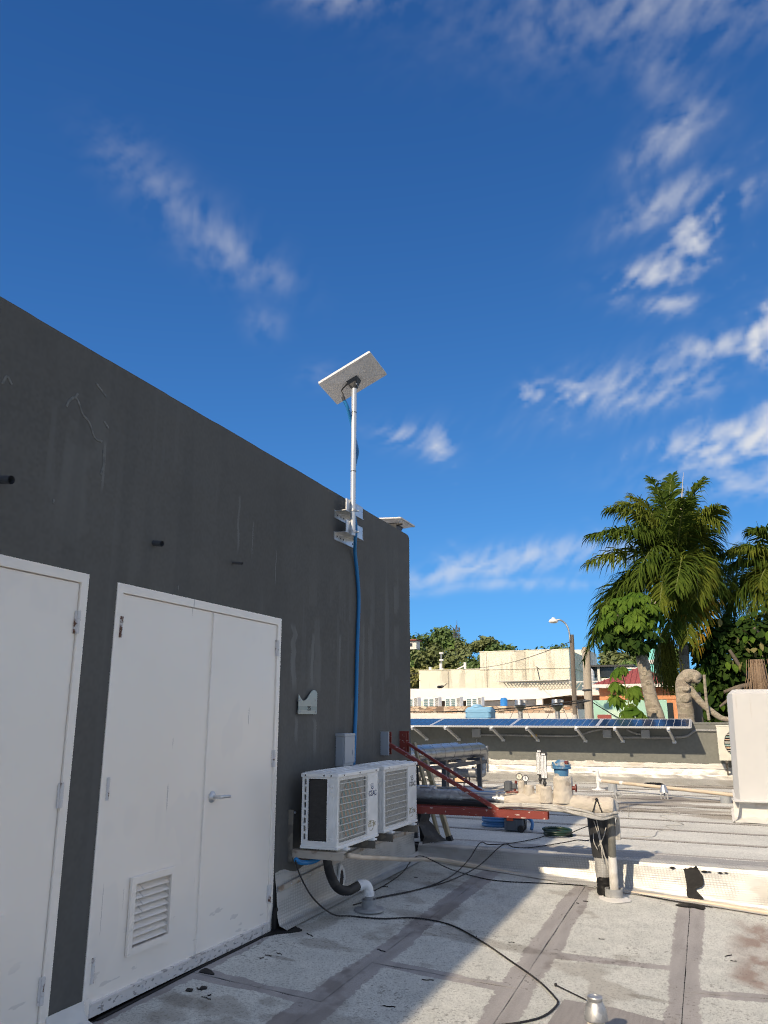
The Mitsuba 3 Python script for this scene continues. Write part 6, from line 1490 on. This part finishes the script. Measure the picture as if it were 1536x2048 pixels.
t2 = thing('stump_tree', 'thick pollarded trunk bending over at its knobby top', 'tree')
tr = spline([(-.72, 22, -4.6), (-.72, 22, .5), (-.72, 22, 1.5), (-.735, 22, 2.1), (-.70, 22, 2.36), (-.58, 21.98, 2.48), (-.43, 21.95, 2.46), (-.33, 21.9, 2.38)], 6)
part(t2, 'trunk', lump(tube(tr, np.interp(np.arange(len(tr)), [0, 12, 18, 24, 30, 36, 40, 42], [.24, .20, .19, .18, .185, .175, .14, .075]), 18), .018, 5, 0), 'bark_pale', True)
for c, o, r in (((-.70, 21.80, 1.93), (.1, -1, 0), .10), ((-.66, 21.80, 2.20), (.25, -1, .2), .09), ((-.36, 21.86, 2.42), (.8, -.6, .1), .10), ((-.60, 21.80, 2.42), (.1, -1, .5), .07)):
    part(t2, 'branch_scar', knot(c, o, r), 'bark_pale', 40)
br = spline([(-.60, 22, 2.20), (-.48, 21.98, 2.02), (-.30, 21.95, 1.78), (-.08, 21.9, 1.58), (.12, 21.9, 1.44), (.40, 21.9, 1.40)], 5)
part(t2, 'branch', tube(br, np.linspace(.10, .06, len(br)), 12), 'bark_pale', True)
part(t2, 'stub', tube([(-.20, 21.7, 2.5), (-.21, 21.7, 1.9), (-.19, 21.7, 1.4)], .035, 8), 'bark_pale')
part(t2, 'rear_trunk', tube([(-.50, 22.8, -4.6), (-.50, 22.8, 2.1)], [.24, .16], 12), 'bark', True)

OV = [ply(leaflet(.26, .15, .35, .25, 5), m, True) for m in ('leaf_deep', 'leaf_deep', 'leaf_fresh', 'leaf_gold')]
t3 = thing('broadleaf_tree', 'dark spreading tree with large oval leaves, some of them golden', 'tree')
part(t3, 'trunk', tube(spline([(1.9, 26, -4.6), (1.8, 26, 0), (1.75, 25.5, 2.2), (1.9, 25.4, 3.6)], 5), np.linspace(.35, .2, 16), 14), 'bark', True)
for q, r in (([(1.8, 25.5, 2.1), (1.2, 25.0, 2.35), (.7, 24.8, 2.3), (.25, 24.6, 2.15)], (.11, .045)), ([(1.2, 25.0, 2.35), (.8, 24.7, 2.75), (.5, 24.5, 3.3)], (.10, .04)), ([(1.78, 25.5, 2.6), (1.3, 25.2, 3.2), (.9, 25.0, 3.9)], (.13, .05)), ([(.7, 24.8, 2.3), (.35, 24.6, 1.95), (.1, 24.5, 1.75)], (.07, .03)), ([(1.75, 25.5, 2.8), (1.5, 24.9, 3.5), (1.2, 24.6, 3.9)], (.1, .04))):
    q = spline(q, 6)
    part(t3, 'branch', tube(q, np.linspace(r[0], r[1], len(q)), 9), 'bark', True)
DB = [(.35, 25.2, 3.1, .75, .7, .85), (.95, 25.3, 3.5, .8, .7, .75), (1.6, 25.3, 3.6, .9, .8, .8), (.0, 25.3, 2.5, .55, .6, .75), (.55, 25.6, 2.2, .7, .6, .8), (1.2, 25.8, 2.3, .9, .6, .9), (2.2, 25.4, 3.0, .8, .8, 1.0), (-.1, 25.6, 1.8, .45, .5, .6), (.6, 25.9, 1.5, .8, .5, .7), (1.5, 26.2, 1.6, 1.0, .5, .8), (-.1, 25.6, 3.3, .5, .5, .6), (.5, 25.6, 3.9, .7, .6, .5)]
part(t3, 'foliage', leaf_cloud(DB, 6200, .115, 81, .5), 'leaf_deep', stuff=True)
for i in range(200):
    b = DB[g.integers(0, 8)]
    u = g.normal(size=3); u /= np.linalg.norm(u)
    if u[1] > .25:
        u[1] *= -1
    c = np.array(b[:3]) + u * np.array(b[3:]) * g.uniform(.85, 1.1)
    part(t3, 'leaf', {**OV[g.integers(0, 3)], 'to_world': leaf_place(c, u + [0, -.4, -.5], g.uniform(.8, 1.4), g)}, None)
for i in range(16):
    c = np.array([g.normal(1.02, .30), 24.45 + g.uniform(-.2, .2), g.normal(3.20, .16)])
    if i > 11:
        c = np.array([g.normal(.95, .35), 24.5, g.normal(3.75, .2)])
    part(t3, 'leaf', {**OV[3], 'to_world': leaf_place(c, (g.normal(0, .6), -.7, -.6), g.uniform(.7, 1.2), g)}, None, label='golden oval leaf' if i < 1 else None)
rf = thing('root_curtain', 'brown curtain of dry aerial roots hanging behind the white duct housing', 'roots')
mat('root_brown', lambda p, n, uv: mix((0.22, 0.145, 0.095), (0.40, 0.30, 0.21), noise(p.x * 40, p.y * 40, p.z * 1.0)), 0.9)
ms = []
for i in range(260):
    x = g.normal(1.12, .10); y = 23.9 + g.uniform(-.15, .15)
    w = .45 * (x - 1.12)
    ms.append(tube([(x * .8 + 1.12 * .2, y, 2.78 + .1 * (i % 3)), (x, y, 2.5), (x + w * .8 + g.normal(0, .01), y, 2.2), (x + w * 1.6 + g.normal(0, .02), y, 1.75)], [.010, .009, .007, .003], 4, False))
part(rf, 'roots', cat(ms), 'root_brown', True)
vn = thing('hanging_vine', 'yellow green palm flower strands hanging between the two pale trunks', 'vine')
ms, dk = [], []
for i in range(190):
    x0, y0, z0 = g.normal(-1.12, .10), 24.3 + g.uniform(-.2, .2), g.uniform(3.0, 3.75)
    zb_ = g.uniform(2.05, 2.7)
    q = spline([(x0, y0, z0), (x0 + g.normal(.02, .05), y0 - .05, (z0 + zb_) / 2), (x0 + g.normal(.06, .10), y0 - .05, zb_)], 4)
    ms.append(tube(q, .007, 4, False))
    for s in range(14):
        p = q[g.integers(1, len(q))] + g.normal(0, .018, 3)
        ms.append(trimesh.Trimesh([p, p + [.02, 0, .014], p + [.004, -.01, .030], p + [-.018, 0, .012]], [[0, 1, 2], [0, 2, 3]], process=False))
part(vn, 'strand', cat(ms), 'leaf_vine')
ms = []
for i in range(150):
    x0, y0, z0 = g.normal(-1.32, .13), 24.5 + g.uniform(-.2, .2), g.uniform(3.0, 3.9)
    zb_ = g.uniform(2.2, 2.9)
    ms.append(tube(spline([(x0 + .2, y0, z0 + .1), (x0, y0 - .05, (z0 + zb_) / 2), (x0 + g.normal(0, .08), y0 - .05, zb_)], 3), .011, 4, False))
part(vn, 'old_strand', cat(ms), 'leaf_olive')
